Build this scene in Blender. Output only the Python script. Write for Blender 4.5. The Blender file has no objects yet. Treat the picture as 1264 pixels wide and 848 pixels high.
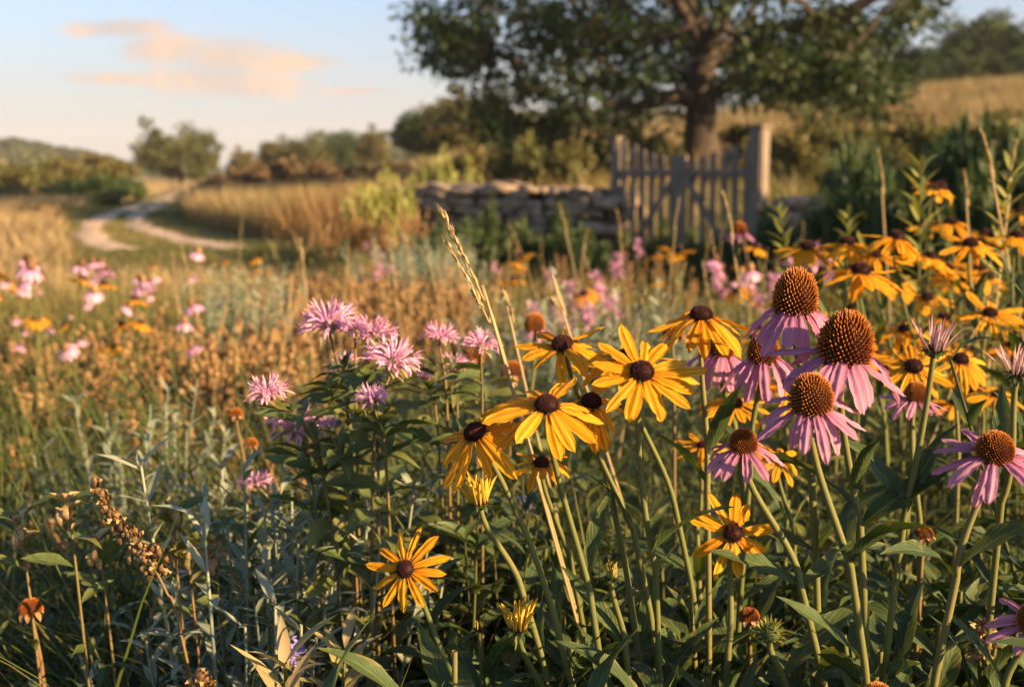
import bpy, math, random
import numpy as np
from mathutils import Vector, Matrix

R = np.random.default_rng(7)
random.seed(7)
rad = math.radians
scene = bpy.context.scene
col = scene.collection

# ------------------------------------------------------------------ camera, sky, sun, exposure
CAM = np.array([0.0, 0.0, 1.25])
TILT = rad(8.47)
FPX = 1404.0                                   # focal length in pixels of the 1264 wide photograph
cam = bpy.data.cameras.new('camera')
cam.sensor_width = 36.0
cam.lens = 36.0 * FPX / 1264.0
cam.clip_start, cam.clip_end = 0.05, 6000
cam.dof.use_dof = True
cam.dof.focus_distance = 0.97
cam.dof.aperture_fstop = 6.3
camo = bpy.data.objects.new('camera', cam)
col.objects.link(camo)
camo.location = CAM
camo.rotation_euler = (rad(90) - TILT, 0, 0)
scene.camera = camo

SUN = Vector((0.82, -0.47, 0.33)).normalized()
SUN_EL = math.asin(SUN.z)
SUN_AZ = math.atan2(SUN.x, SUN.y)              # clockwise from +Y
world = bpy.data.worlds.new('World')
scene.world = world
world.use_nodes = True
nt = world.node_tree
nt.nodes.clear()
W = nt.nodes.new
wout = W('ShaderNodeOutputWorld'); bg = W('ShaderNodeBackground')
sky = W('ShaderNodeTexSky'); sky.sky_type = 'NISHITA'; sky.sun_disc = False
sky.sun_elevation = SUN_EL; sky.sun_rotation = SUN_AZ
sky.air_density = 1.0; sky.dust_density = 1.2; sky.ozone_density = 4.5; sky.altitude = 100
bg.inputs['Strength'].default_value = 0.072
nt.links.new(bg.outputs[0], wout.inputs[0])
def wmath(op, a, b=None, c=None):
    n = W('ShaderNodeMath'); n.operation = op
    for i, v in enumerate((a, b, c)):
        if v is None: continue
        if isinstance(v, (int, float)): n.inputs[i].default_value = v
        else: nt.links.new(v, n.inputs[i])
    return n.outputs[0]
wtc = W('ShaderNodeTexCoord'); wsep = W('ShaderNodeSeparateXYZ')
nt.links.new(wtc.outputs['Generated'], wsep.inputs[0])
wy = wmath('MAXIMUM', wsep.outputs[1], 0.05)
az_ = wmath('DIVIDE', wsep.outputs[0], wy)      # sideways slope of the direction
el_ = wmath('DIVIDE', wsep.outputs[2], wy)      # upward slope of the direction
wno = W('ShaderNodeTexNoise'); wno.inputs['Scale'].default_value = 22; wno.inputs['Detail'].default_value = 6
wcmb = W('ShaderNodeCombineXYZ')
nt.links.new(az_, wcmb.inputs[0]); nt.links.new(wmath('MULTIPLY', el_, 1.7), wcmb.inputs[1])
nt.links.new(wcmb.outputs[0], wno.inputs['Vector'])
wn2 = W('ShaderNodeTexNoise'); wn2.inputs['Scale'].default_value = 5; wn2.inputs['Detail'].default_value = 3
nt.links.new(wcmb.outputs[0], wn2.inputs['Vector'])
warp = wmath('MULTIPLY', wmath('SUBTRACT', wn2.outputs['Fac'], 0.5), 0.03)
# one drifting bank of cloud, low in the north-western sky
CLOUD = [(-.333, .123, .042, .009), (-.297, .105, .046, .013), (-.240, .097, .054, .019), (-.190, .095, .045, .008),
         (-.325, .081, .060, .0055), (-.258, .081, .066, .015), (-.222, .075, .058, .012), (-.14, .071, .04, .003)]
den = None
for cx, cz, rx, rz in CLOUD:
    a = wmath('DIVIDE', wmath('SUBTRACT', wmath('ADD', az_, warp), cx), rx)
    b = wmath('DIVIDE', wmath('SUBTRACT', wmath('ADD', el_, wmath('MULTIPLY', warp, .25)), cz), rz)
    d = wmath('SUBTRACT', 1.0, wmath('ADD', wmath('MULTIPLY', a, a), wmath('MULTIPLY', b, b)))
    den = d if den is None else wmath('SMOOTH_MAX', den, d, .5)
den = wmath('ADD', wmath('MAXIMUM', den, -1.5), wmath('MULTIPLY', wmath('SUBTRACT', wno.outputs['Fac'], .5), 3.4))
mr = W('ShaderNodeMapRange'); mr.interpolation_type = 'SMOOTHSTEP'
mr.inputs['From Min'].default_value = -.7; mr.inputs['From Max'].default_value = 1.3
mr.inputs['To Min'].default_value = 0; mr.inputs['To Max'].default_value = .97
nt.links.new(den, mr.inputs['Value'])
cr = W('ShaderNodeValToRGB')
cr.color_ramp.elements[0].position = .40; cr.color_ramp.elements[0].color = (2.3, 2.05, 2.05, 1)
cr.color_ramp.elements[1].position = .62; cr.color_ramp.elements[1].color = (4.1, 2.9, 2.1, 1)
nt.links.new(wmath('ADD', wmath('MULTIPLY', wno.outputs['Fac'], .6), wmath('MULTIPLY', wn2.outputs['Fac'], .45)), cr.inputs[0])
cmx = W('ShaderNodeMix'); cmx.data_type = 'RGBA'
nt.links.new(mr.outputs[0], cmx.inputs['Factor'])
# thin pale evening haze in the air near the horizon
hz_ = W('ShaderNodeMapRange'); hz_.interpolation_type = 'SMOOTHSTEP'
hz_.inputs['From Min'].default_value = .27; hz_.inputs['From Max'].default_value = -.02; hz_.inputs['To Min'].default_value = .0; hz_.inputs['To Max'].default_value = .9
nt.links.new(wsep.outputs[2], hz_.inputs['Value'])
hmx = W('ShaderNodeMix'); hmx.data_type = 'RGBA'; nt.links.new(hz_.outputs[0], hmx.inputs['Factor'])
nt.links.new(sky.outputs[0], hmx.inputs['A']); hmx.inputs['B'].default_value = (2.85, 2.56, 2.4, 1)
nt.links.new(hmx.outputs['Result'], cmx.inputs['A']); nt.links.new(cr.outputs[0], cmx.inputs['B'])
nt.links.new(cmx.outputs['Result'], bg.inputs['Color'])

sl = bpy.data.lights.new('sun', 'SUN')
sl.energy = 5.0; sl.angle = rad(0.5); sl.color = (1.0, 0.68, 0.36)
so = bpy.data.objects.new('sun', sl); col.objects.link(so)
so.rotation_euler = (-SUN).to_track_quat('-Z', 'Y').to_euler()
so.location = (30, -5, 20)

vs = scene.view_settings
vs.view_transform = 'Standard'; vs.look = 'None'; vs.gamma = 1; vs.use_curve_mapping = False
vs.exposure = 1.75
scene.render.film_transparent = False
cy = scene.cycles
cy.max_bounces = 8; cy.diffuse_bounces = 3; cy.transmission_bounces = 4; cy.glossy_bounces = 2; cy.volume_bounces = 0
cy.use_denoising = True

# ------------------------------------------------------------------ helpers
def at(px, py, Y):
    """point of the place seen at a pixel of the photograph, Y metres in front of the camera"""
    xc, yc = (px - 632) / FPX, -(py - 424) / FPX
    d = np.array([xc, math.cos(TILT) + yc * math.sin(TILT), -math.sin(TILT) + yc * math.cos(TILT)])
    return CAM + d * (Y / d[1])
def unit(v):
    v = np.asarray(v, float)
    return v / np.maximum(np.linalg.norm(v, axis=-1, keepdims=True), 1e-9)
def sstep(a, b, x):
    t = np.clip((x - a) / (b - a), 0, 1)
    return t * t * (3 - 2 * t)

# terrain
EU = [-1.2, -.3, -.1, -.03, .12, .22, .33, .45, 1.2]
EE = [0, 0, .010, .018, .040, .052, .070, .078, .088]
def H(x, y):
    x = np.asarray(x, float); y = np.asarray(y, float)
    u = x / np.maximum(y, 1.0)
    zc = np.interp(u, EU, EE) * 75 + 1.25 * sstep(-.22, -.02, u)
    t = np.clip((y - 14) / 61, 0, 1)
    z = zc * (t * .85 + .15 * sstep(0, 1, t)) * (1 - .35 * sstep(80, 200, y))
    z = z * sstep(700, 200, np.abs(x))
    bump = .05 * np.sin(x * .9 + 1.3 * np.sin(y * .31)) * np.cos(y * .7) + .35 * np.sin(x * .05 + 1) * np.sin(y * .043 + 2) * sstep(40, 120, y)
    return z + bump * sstep(6, 18, y)

# mesh building: every surface is a grid of quads; 'pv' = (across -1..1, along 0..1, random 0..1)
class G:
    def __init__(s): s.V, s.Q, s.M, s.A, s.n, s.mats = [], [], [], [], 0, []
    def mi(s, m):
        if m not in s.mats: s.mats.append(m)
        return s.mats.index(m)
    def grids(s, P, mat, rnd=None, wrap=False):
        P = np.asarray(P, float)
        if P.ndim == 3: P = P[None]
        B, n, m, _ = P.shape
        if rnd is None: rnd = R.random(B)
        rnd = np.broadcast_to(np.asarray(rnd, float), (B,))
        a = np.empty((B, n, m, 3))
        a[..., 0] = np.linspace(-1, 1, m)[None, None, :]
        a[..., 1] = np.linspace(0, 1, n)[None, :, None]
        a[..., 2] = rnd[:, None, None]
        idx = np.arange(n * m).reshape(n, m)
        if wrap: idx = np.concatenate([idx, idx[:, :1]], 1)
        q = np.stack([idx[:-1, :-1], idx[:-1, 1:], idx[1:, 1:], idx[1:, :-1]], -1).reshape(-1, 4)
        q = (q[None] + (np.arange(B) * n * m)[:, None, None]).reshape(-1, 4) + s.n
        s.V.append(P.reshape(-1, 3)); s.A.append(a.reshape(-1, 3)); s.Q.append(q)
        s.M.append(np.full(len(q), s.mi(mat))); s.n += B * n * m
        return s
    def arrays(s):
        return np.concatenate(s.V), np.concatenate(s.Q), np.concatenate(s.A), np.concatenate(s.M)
    def mesh(s, name, smooth=True):
        V, Q, A, M = s.arrays()
        me = bpy.data.meshes.new(name)
        me.vertices.add(len(V)); me.vertices.foreach_set('co', V.astype(np.float32).ravel())
        me.loops.add(len(Q) * 4); me.loops.foreach_set('vertex_index', Q.astype(np.int32).ravel())
        me.polygons.add(len(Q)); me.polygons.foreach_set('loop_start', np.arange(0, len(Q) * 4, 4, dtype=np.int32))
        me.polygons.foreach_set('material_index', M.astype(np.int32))
        me.polygons.foreach_set('use_smooth', np.full(len(Q), smooth))
        at_ = me.attributes.new('pv', 'FLOAT_VECTOR', 'POINT'); at_.data.foreach_set('vector', A.astype(np.float32).ravel())
        for m in s.mats: me.materials.append(m)
        me.update(calc_edges=True)
        return me
    def scatter(s, proto, pos, rotz, scale, rnd=None, tilt=None):
        """many copies of a small prototype merged into this mesh"""
        V, Q, A, M = proto.arrays()
        n = len(pos); c, sn = np.cos(rotz), np.sin(rotz)
        sc = np.asarray(scale, float)
        if sc.ndim == 1: sc = np.stack([sc, sc, sc], 1)
        X = V[None] * sc[:, None, :]
        if tilt is not None:
            X[..., 0] += X[..., 2] * tilt[:, :1]; X[..., 1] += X[..., 2] * tilt[:, 1:2]
        Y = np.empty_like(X)
        Y[..., 0] = X[..., 0] * c[:, None] - X[..., 1] * sn[:, None]
        Y[..., 1] = X[..., 0] * sn[:, None] + X[..., 1] * c[:, None]
        Y[..., 2] = X[..., 2]
        Y += np.asarray(pos)[:, None, :]
        AA = np.repeat(A[None], n, 0)
        if rnd is None: rnd = R.random(n)
        AA[..., 2] = np.mod(AA[..., 2] * .5 + np.asarray(rnd)[:, None] * .5, 1)
        mm = np.array([s.mi(m) for m in proto.mats])[M]
        s.V.append(Y.reshape(-1, 3)); s.A.append(AA.reshape(-1, 3))
        s.Q.append((Q[None] + (np.arange(n) * len(V))[:, None, None]).reshape(-1, 4) + s.n)
        s.M.append(np.tile(mm, n)); s.n += n * len(V)
        return s

def new(name, data=None, parent=None, mat=None):
    o = bpy.data.objects.new(name, data); col.objects.link(o)
    if parent is not None: o.parent = parent
    if mat is not None: o.matrix_basis = mat
    return o
def tag(o, label=None, cat=None, group=None, kind=None):
    if label: o['label'] = label
    if cat: o['category'] = cat
    if group: o['group'] = group
    if kind: o['kind'] = kind
    return o
def thing(name, loc, label, cat, group=None, rz=0):
    o = new(name); o.location = Vector(loc); o.rotation_euler = (0, 0, rz)
    o.empty_display_size = .05
    return tag(o, label, cat, group)
def copy_tree(o, parent=None):
    c = o.copy(); col.objects.link(c)
    if parent is not None: c.parent = parent
    for ch in o.children: copy_tree(ch, c)
    return c
def put(o, loc, rz=0, s=1.0, tilt=(0, 0)):
    o.location = Vector(loc); o.rotation_euler = (tilt[0], tilt[1], rz); o.scale = (s, s, s)
    return o

def tube(g, pts, r, mat, k=6, rnd=None):
    pts = np.asarray(pts, float); n = len(pts)
    r = np.broadcast_to(np.asarray(r, float), (n,))
    t = unit(np.gradient(pts, axis=0))
    a = np.cross(t[0], [0, 0, 1.0])
    if np.linalg.norm(a) < 1e-3: a = np.array([1.0, 0, 0])
    a = unit(a); ang = np.arange(k) / k * 2 * math.pi
    P = np.empty((n, k, 3))
    for i in range(n):
        a = unit(a - t[i] * np.dot(a, t[i])); b = np.cross(t[i], a)
        P[i] = pts[i] + r[i] * (np.cos(ang)[:, None] * a + np.sin(ang)[:, None] * b)
    g.grids(P, mat, rnd, wrap=True)
def spline(ctrl, n):
    """Catmull-Rom through control points"""
    c = np.asarray(ctrl, float); c = np.vstack([2 * c[0] - c[1], c, 2 * c[-1] - c[-2]])
    out = []; m = len(c) - 3
    for s_ in np.linspace(0, m, n):
        i = min(int(s_), m - 1); f = s_ - i
        p0, p1, p2, p3 = c[i:i + 4]
        out.append(.5 * (2 * p1 + (p2 - p0) * f + (2 * p0 - 5 * p1 + 4 * p2 - p3) * f * f + (3 * p1 - p0 - 3 * p2 + p3) * f ** 3))
    return np.array(out)

PROF_LEAF = lambda t: np.interp(t, [0, .06, .2, .4, .6, .8, .93, 1], [.06, .16, .62, 1, .9, .5, .18, .02])
PROF_LANCE = lambda t: np.interp(t, [0, .05, .25, .5, .75, 1], [.10, .3, .85, 1, .62, .03])
PROF_GRASS = lambda t: np.interp(t, [0, .3, .7, 1], [.7, 1, .7, .04])
PROF_SUSAN = lambda t: np.interp(t, [0, .12, .3, .55, .75, .89, .96, 1], [.36, .56, .84, 1, .93, .66, .36, .08])
PROF_CONE = lambda t: np.interp(t, [0, .08, .3, .6, .82, .93, 1], [.42, .62, .88, 1, .92, .72, .42])
def blades(base, d, nrm, L, Wd, curl, prof, n=6, m=3, fold=.2, curl0=0, twist=0, ridge=0, wav=0, notch=0):
    """batch of leaf-like sheets: d heading, nrm upper side, curl radians of bending away from nrm, Wd full width"""
    base = np.atleast_2d(np.asarray(base, float)); B = len(base)
    d = unit(np.broadcast_to(d, (B, 3))); nrm = np.broadcast_to(nrm, (B, 3))
    nrm = unit(nrm - d * (nrm * d).sum(-1, keepdims=True)); side = np.cross(d, nrm)
    L = np.broadcast_to(L, (B,)).astype(float); Wd = np.broadcast_to(Wd, (B,)).astype(float)
    curl = np.broadcast_to(curl, (B,)).astype(float); tw = np.broadcast_to(twist, (B,)).astype(float)
    t = np.linspace(0, 1, n); ang = curl0 + curl[:, None] * t[None] ** 1.1
    tx, tz = np.cos(ang), -np.sin(ang)
    ds = L[:, None] / (n - 1)
    sx = np.zeros((B, n)); sz = np.zeros((B, n))
    sx[:, 1:] = np.cumsum((tx[:, 1:] + tx[:, :-1]) / 2 * ds, 1); sz[:, 1:] = np.cumsum((tz[:, 1:] + tz[:, :-1]) / 2 * ds, 1)
    C = base[:, None] + sx[..., None] * d[:, None] + sz[..., None] * nrm[:, None]
    N = -tz[..., None] * d[:, None] + tx[..., None] * nrm[:, None]
    T = tx[..., None] * d[:, None] + tz[..., None] * nrm[:, None]
    ta = tw[:, None] * t[None]
    S = np.cos(ta)[..., None] * side[:, None] + np.sin(ta)[..., None] * N
    N = np.cross(S, T)
    u = np.linspace(-1, 1, m); w = prof(t)[None] * Wd[:, None] * .5
    up = fold * np.abs(u) ** 1.3 + ridge * np.cos(u * math.pi * 2.0)
    P = C[:, :, None] + w[..., None, None] * (u[None, None, :, None] * S[:, :, None] + up[None, None, :, None] * N[:, :, None])
    if wav:
        ph = R.random(B) * 6.28
        P = P + (w[:, :, None] * wav * np.abs(u)[None, None] * np.sin(t[None, :, None] * 17 + ph[:, None, None] + u[None, None] * 2))[..., None] * N[:, :, None]
    if notch:
        back = notch * (.5 - .5 * np.cos(u * 3.1 * math.pi))
        P[:, -1] -= (back[None, :, None] * L[:, None, None] * T[:, -1][:, None])
        P[:, -2] -= (.35 * back[None, :, None] * L[:, None, None] * T[:, -2][:, None])
    return P
def ball(c, r, n=5, k=6, sq=(1, 1, 1), jit=0):
    """batch of small closed lumps"""
    c = np.atleast_2d(np.asarray(c, float)); B = len(c); r = np.broadcast_to(r, (B,))
    th = np.linspace(.08, math.pi - .08, n); ph = np.arange(k) / k * 2 * math.pi
    S = np.stack([np.sin(th)[:, None] * np.cos(ph), np.sin(th)[:, None] * np.sin(ph), -np.cos(th)[:, None] * np.ones(k)], -1) * np.array(sq)
    P = np.repeat(S[None], B, 0)
    if jit: P = P * (1 + jit * (R.random((B, n, k, 1)) - .5))
    return c[:, None, None] + P * r[:, None, None, None]
def axis_mat(ax, roll=0.0):
    z = Vector(ax).normalized(); x = Vector((1, 0, 0)) - z * z.x
    if x.length < .1: x = Vector((0, 1, 0)) - z * z.y
    x.normalize(); y = z.cross(x)
    m = Matrix((x, y, z)).transposed().to_4x4()
    return m @ Matrix.Rotation(roll, 4, 'Z')

# ------------------------------------------------------------------ materials
def nodes(name):
    m = bpy.data.materials.new(name); m.use_nodes = True
    t = m.node_tree; t.nodes.clear()
    return m, t, t.nodes.new, t.links.new
def ramp(N, cols, pos=None):
    r = N('ShaderNodeValToRGB'); e = r.color_ramp.elements
    k = len(cols); pos = pos or [i / max(k - 1, 1) for i in range(k)]
    while len(e) < k: e.new(.5)
    for i in range(k):
        e[i].position = pos[i]; e[i].color = (*cols[i], 1)
    return r
def leafmat(name, cols, trans=.3, rough=.55, spec=.3, along=None, apos=None, streak=0.0, sscale=7, vein=0.0, noise=.35, nscale=40, tint=(1.15, 1.1, .7), orand=.5, spots=0):
    """thin plant tissue: colour by random value (and along its length), streaks or veins, light shining through"""
    m, t, N, L = nodes(name)
    out = N('ShaderNodeOutputMaterial'); at_ = N('ShaderNodeAttribute'); at_.attribute_name = 'pv'
    sp = N('ShaderNodeSeparateXYZ'); L(at_.outputs['Vector'], sp.inputs[0])
    oi = N('ShaderNodeObjectInfo')
    def mth(op, a, b=None):
        n = N('ShaderNodeMath'); n.operation = op
        for i, v in enumerate((a, b)):
            if v is None: continue
            if isinstance(v, (int, float)): n.inputs[i].default_value = v
            else: L(v, n.inputs[i])
        return n.outputs[0]
    f = mth('ADD', mth('MULTIPLY', sp.outputs[2], 1 - orand), mth('MULTIPLY', oi.outputs['Random'], orand))
    if noise:
        tc = N('ShaderNodeTexCoord'); no = N('ShaderNodeTexNoise'); no.inputs['Scale'].default_value = nscale; no.inputs['Detail'].default_value = 3
        L(tc.outputs['Object'], no.inputs['Vector'])
        f = mth('ADD', f, mth('MULTIPLY', mth('SUBTRACT', no.outputs['Fac'], .5), noise * 2))
    rc = ramp(N, cols); L(f, rc.inputs[0]); c = rc.outputs[0]
    def mix(fac, a, b, mode='MIX'):
        x = N('ShaderNodeMix'); x.data_type = 'RGBA'; x.blend_type = mode
        if isinstance(fac, (int, float)): x.inputs['Factor'].default_value = fac
        else: L(fac, x.inputs['Factor'])
        for v, s in ((a, 'A'), (b, 'B')):
            if isinstance(v, tuple): x.inputs[s].default_value = (*v, 1)
            else: L(v, x.inputs[s])
        return x.outputs['Result']
    if along:
        ra = ramp(N, along, apos); L(sp.outputs[1], ra.inputs[0]); c = mix(1.0, c, ra.outputs[0], 'MULTIPLY')
    bump = None
    if streak:
        cv = N('ShaderNodeCombineXYZ')
        L(mth('MULTIPLY', sp.outputs[0], sscale), cv.inputs[0]); L(mth('MULTIPLY', sp.outputs[1], .8), cv.inputs[1])
        L(mth('ADD', mth('MULTIPLY', sp.outputs[2], 30), mth('MULTIPLY', oi.outputs['Random'], 50)), cv.inputs[2])
        ns = N('ShaderNodeTexNoise'); ns.inputs['Scale'].default_value = 1.0; ns.inputs['Detail'].default_value = 2
        L(cv.outputs[0], ns.inputs['Vector'])
        rs = ramp(N, [(1 - streak,) * 3, (1 + streak * .35,) * 3], [.35, .65]); L(ns.outputs['Fac'], rs.inputs[0])
        c = mix(1.0, c, rs.outputs[0], 'MULTIPLY'); bump = ns.outputs['Fac']
    if vein:
        au = mth('ABSOLUTE', sp.outputs[0])
        ph = mth('SUBTRACT', mth('MULTIPLY', sp.outputs[1], 60), mth('MULTIPLY', au, 16))
        sv = mth('POWER', mth('ADD', mth('MULTIPLY', mth('SINE', ph), .5), .5), 6)
        mid = mth('LESS_THAN', au, .06)
        vv = mth('MAXIMUM', mth('MULTIPLY', sv, .45), mid)
        c = mix(mth('MULTIPLY', vv, vein), c, (.26, .30, .11)); bump = vv
    if spots:
        tq = N('ShaderNodeTexCoord'); mp = N('ShaderNodeMapping'); L(tq.outputs['Object'], mp.inputs[0])
        cw = N('ShaderNodeCombineXYZ'); L(mth('MULTIPLY', oi.outputs['Random'], 40), cw.inputs[0]); L(cw.outputs[0], mp.inputs['Location'])
        n3 = N('ShaderNodeTexNoise'); n3.inputs['Scale'].default_value = 9; n3.inputs['Detail'].default_value = 5; L(mp.outputs[0], n3.inputs['Vector'])
        n4 = N('ShaderNodeTexNoise'); n4.inputs['Scale'].default_value = 45; n4.inputs['Detail'].default_value = 3; L(mp.outputs[0], n4.inputs['Vector'])
        edge = mth('MULTIPLY', mth('POWER', mth('ABSOLUTE', sp.outputs[0]), 5), .16)
        r3 = ramp(N, [(0, 0, 0), (1, 1, 1)], [.60, .72]); L(mth('ADD', n3.outputs['Fac'], edge), r3.inputs[0])
        c = mix(mth('MULTIPLY', r3.outputs[0], spots), c, (.17, .14, .03))
        r4 = ramp(N, [(0, 0, 0), (1, 1, 1)], [.68, .72]); L(n4.outputs['Fac'], r4.inputs[0])
        c = mix(mth('MULTIPLY', r4.outputs[0], spots), c, (.09, .055, .02))
    p = N('ShaderNodeBsdfPrincipled'); L(c, p.inputs['Base Color'])
    p.inputs['Roughness'].default_value = rough; p.inputs['Specular IOR Level'].default_value = spec
    if bump is not None:
        bp = N('ShaderNodeBump'); bp.inputs['Strength'].default_value = .35; bp.inputs['Distance'].default_value = .0012
        L(bump, bp.inputs['Height']); L(bp.outputs[0], p.inputs['Normal'])
    if trans:
        tr = N('ShaderNodeBsdfTranslucent'); L(mix(1.0, c, tint, 'MULTIPLY'), tr.inputs[0])
        ms = N('ShaderNodeMixShader'); ms.inputs[0].default_value = trans
        L(p.outputs[0], ms.inputs[1]); L(tr.outputs[0], ms.inputs[2]); L(ms.outputs[0], out.inputs[0])
    else: L(p.outputs[0], out.inputs[0])
    return m

M_susan = leafmat('susan_petal', [(.76, .29, .010), (.84, .38, .015), (.88, .45, .028)], .42, .65, .12,
                  along=[(.80, .50, .4), (1, .92, .9), (1, 1, 1), (1, 1.04, 1.2)], apos=[0, .22, .6, 1], streak=.40, sscale=6, noise=.2, tint=(1.1, .95, .5))
M_pink = leafmat('coneflower_petal', [(.50, .19, .30), (.58, .26, .36), (.66, .35, .42)], .38, .65, .12,
                 along=[(.62, .45, .55), (.95, .85, .95), (1, 1, 1), (1.12, 1.12, 1.05)], apos=[0, .25, .7, 1], streak=.34, sscale=8, noise=.25, tint=(1.1, .9, .95))
M_palepink = leafmat('young_petal', [(.62, .36, .36), (.68, .46, .42)], .25, .55, .2, along=[(.6, .7, .5), (1, 1, 1), (1.1, .9, .9)], streak=.3, tint=(1, .95, .9))
M_balm = leafmat('bee_balm_petal', [(.66, .31, .47), (.78, .44, .57), (.86, .55, .63)], .38, .5, .2, along=[(.75, .6, .8), (1, 1, 1), (1.06, 1.05, 1.0)], noise=.2, tint=(1.05, .95, .95))
M_disc = leafmat('susan_disc', [(.022, .008, .006), (.04, .014, .010)], 0, .6, .25, along=[(.6, .6, .6), (1, 1, 1), (2.4, 1.6, 1.3)], noise=.3, nscale=300)
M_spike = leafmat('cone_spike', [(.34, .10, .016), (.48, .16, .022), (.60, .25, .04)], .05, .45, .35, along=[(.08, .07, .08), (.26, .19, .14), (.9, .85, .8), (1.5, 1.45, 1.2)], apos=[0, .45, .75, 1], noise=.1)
M_core = leafmat('cone_core', [(.05, .022, .010), (.07, .03, .012)], 0, .7, .2, nscale=300)
M_stem = leafmat('green_stem', [(.08, .10, .025), (.13, .135, .035), (.18, .155, .05)], .1, .6, .25, noise=.3, nscale=60)
M_bud = leafmat('bud_petal', [(.52, .34, .035), (.62, .42, .05), (.66, .48, .09)], .3, .5, .25, streak=.3)
M_greenbud = leafmat('green_bud', [(.20, .20, .05), (.32, .28, .07), (.42, .34, .08)], .25, .55, .25)
M_herbstem = leafmat('herb_stem', [(.045, .06, .02), (.08, .085, .025), (.12, .09, .035)], .1, .65, .15, noise=.3)
M_brownstem = leafmat('brown_stem', [(.12, .10, .032), (.17, .12, .045), (.19, .10, .05)], .05, .65, .2, noise=.3, nscale=60)
M_hair = leafmat('stem_hair', [(.40, .38, .18), (.5, .46, .25)], .4, .6, .2, noise=0)
M_leaf = leafmat('broad_leaf', [(.028, .052, .016), (.045, .075, .02), (.065, .095, .026)], .22, .6, .25, vein=.3, noise=.3, nscale=14, spots=.75, tint=(1.6, 1.5, .5))
M_balmleaf = leafmat('balm_leaf', [(.04, .068, .022), (.065, .10, .028), (.115, .13, .032), (.17, .15, .04)], .28, .5, .35, vein=.25, noise=.3, nscale=14, tint=(1.5, 1.4, .5))
M_herb = leafmat('herb_leaf', [(.03, .055, .018), (.055, .085, .025), (.09, .11, .03), (.15, .14, .04)], .28, .55, .3, noise=.2, nscale=10, tint=(1.5, 1.4, .5))
M_bract = leafmat('pale_bract', [(.22, .22, .07), (.34, .28, .12), (.42, .30, .18)], .3, .6, .2)
M_silver = leafmat('silver_leaf', [(.20, .24, .16), (.28, .31, .21), (.36, .37, .24)], .2, .7, .2, tint=(1.1, 1.1, .7))
M_yshoot = leafmat('yellow_green_leaf', [(.16, .19, .04), (.24, .25, .06), (.32, .29, .09)], .3, .55, .25, tint=(1.2, 1.1, .5))
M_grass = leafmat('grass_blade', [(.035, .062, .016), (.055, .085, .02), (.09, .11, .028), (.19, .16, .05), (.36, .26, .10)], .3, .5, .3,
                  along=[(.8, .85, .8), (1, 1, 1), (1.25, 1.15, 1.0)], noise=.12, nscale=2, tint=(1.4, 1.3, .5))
M_dry = leafmat('dry_grass', [(.20, .16, .06), (.34, .26, .12), (.42, .32, .17), (.34, .22, .11)], .3, .6, .2, noise=.25, nscale=.6, tint=(1.1, 1, .7))
M_hill = leafmat('hill_grass', [(.13, .13, .05), (.24, .20, .09), (.34, .26, .135), (.25, .17, .09)], .3, .6, .2, noise=.45, nscale=.12, tint=(1.1, 1, .7))
M_russet = leafmat('russet_grass', [(.16, .11, .05), (.26, .15, .06), (.30, .20, .08)], .3, .6, .2, noise=.3, nscale=.5, tint=(1.1, 1, .7))
M_seed = leafmat('brown_seed', [(.09, .05, .022), (.19, .105, .044), (.29, .17, .07), (.38, .27, .13)], .1, .7, .15, noise=.3, nscale=30)
M_straw = leafmat('straw', [(.32, .22, .09), (.42, .31, .14), (.5, .38, .2)], .15, .6, .2)
M_tan = leafmat('tan_pod', [(.38, .25, .10), (.48, .34, .16), (.40, .22, .10)], .25, .65, .2)
M_purple = leafmat('violet_petal', [(.26, .20, .50), (.38, .30, .60)], .3, .5, .2, tint=(1, 1, 1))
M_treeleaf = leafmat('oak_leaf', [(.010, .026, .007), (.018, .042, .010), (.028, .052, .013), (.056, .064, .017)], .2, .5, .25, noise=.3, nscale=.5, tint=(1.6, 1.3, .4))
M_oliveleaf = leafmat('olive_leaf', [(.06, .075, .022), (.095, .10, .03), (.14, .12, .035), (.18, .13, .04)], .3, .5, .25, noise=.3, nscale=.4, tint=(1.4, 1.2, .5))
M_shrubleaf = leafmat('shrub_leaf', [(.03, .055, .016), (.05, .08, .022), (.08, .10, .03)], .28, .5, .3, noise=.3, nscale=1, tint=(1.5, 1.4, .5))
M_dustleaf = leafmat('dusty_brown_leaf', [(.12, .085, .045), (.17, .11, .055), (.16, .13, .06)], .25, .6, .2, noise=.3, nscale=.6)

def barkmat(name, a, b, scale=(30, 30, 6), bump=.6, dist=.02):
    m, t, N, L = nodes(name)
    out = N('ShaderNodeOutputMaterial'); p = N('ShaderNodeBsdfPrincipled'); tc = N('ShaderNodeTexCoord'); mp = N('ShaderNodeMapping')
    mp.inputs['Scale'].default_value = scale; L(tc.outputs['Object'], mp.inputs[0])
    no = N('ShaderNodeTexNoise'); no.inputs['Scale'].default_value = 1; no.inputs['Detail'].default_value = 6; no.inputs['Roughness'].default_value = .65
    L(mp.outputs[0], no.inputs['Vector'])
    r = ramp(N, [a, b], [.3, .7]); L(no.outputs['Fac'], r.inputs[0]); L(r.outputs[0], p.inputs['Base Color'])
    p.inputs['Roughness'].default_value = .85; p.inputs['Specular IOR Level'].default_value = .2
    bp = N('ShaderNodeBump'); bp.inputs['Strength'].default_value = bump; bp.inputs['Distance'].default_value = dist
    L(no.outputs['Fac'], bp.inputs['Height']); L(bp.outputs[0], p.inputs['Normal']); L(p.outputs[0], out.inputs[0])
    return m
M_bark = barkmat('oak_bark', (.03, .023, .017), (.085, .064, .046), (9, 9, 2.5), .9, .05)
M_wood = barkmat('weathered_wood', (.10, .079, .058), (.26, .207, .153), (40, 40, 3), .5, .004)
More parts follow.
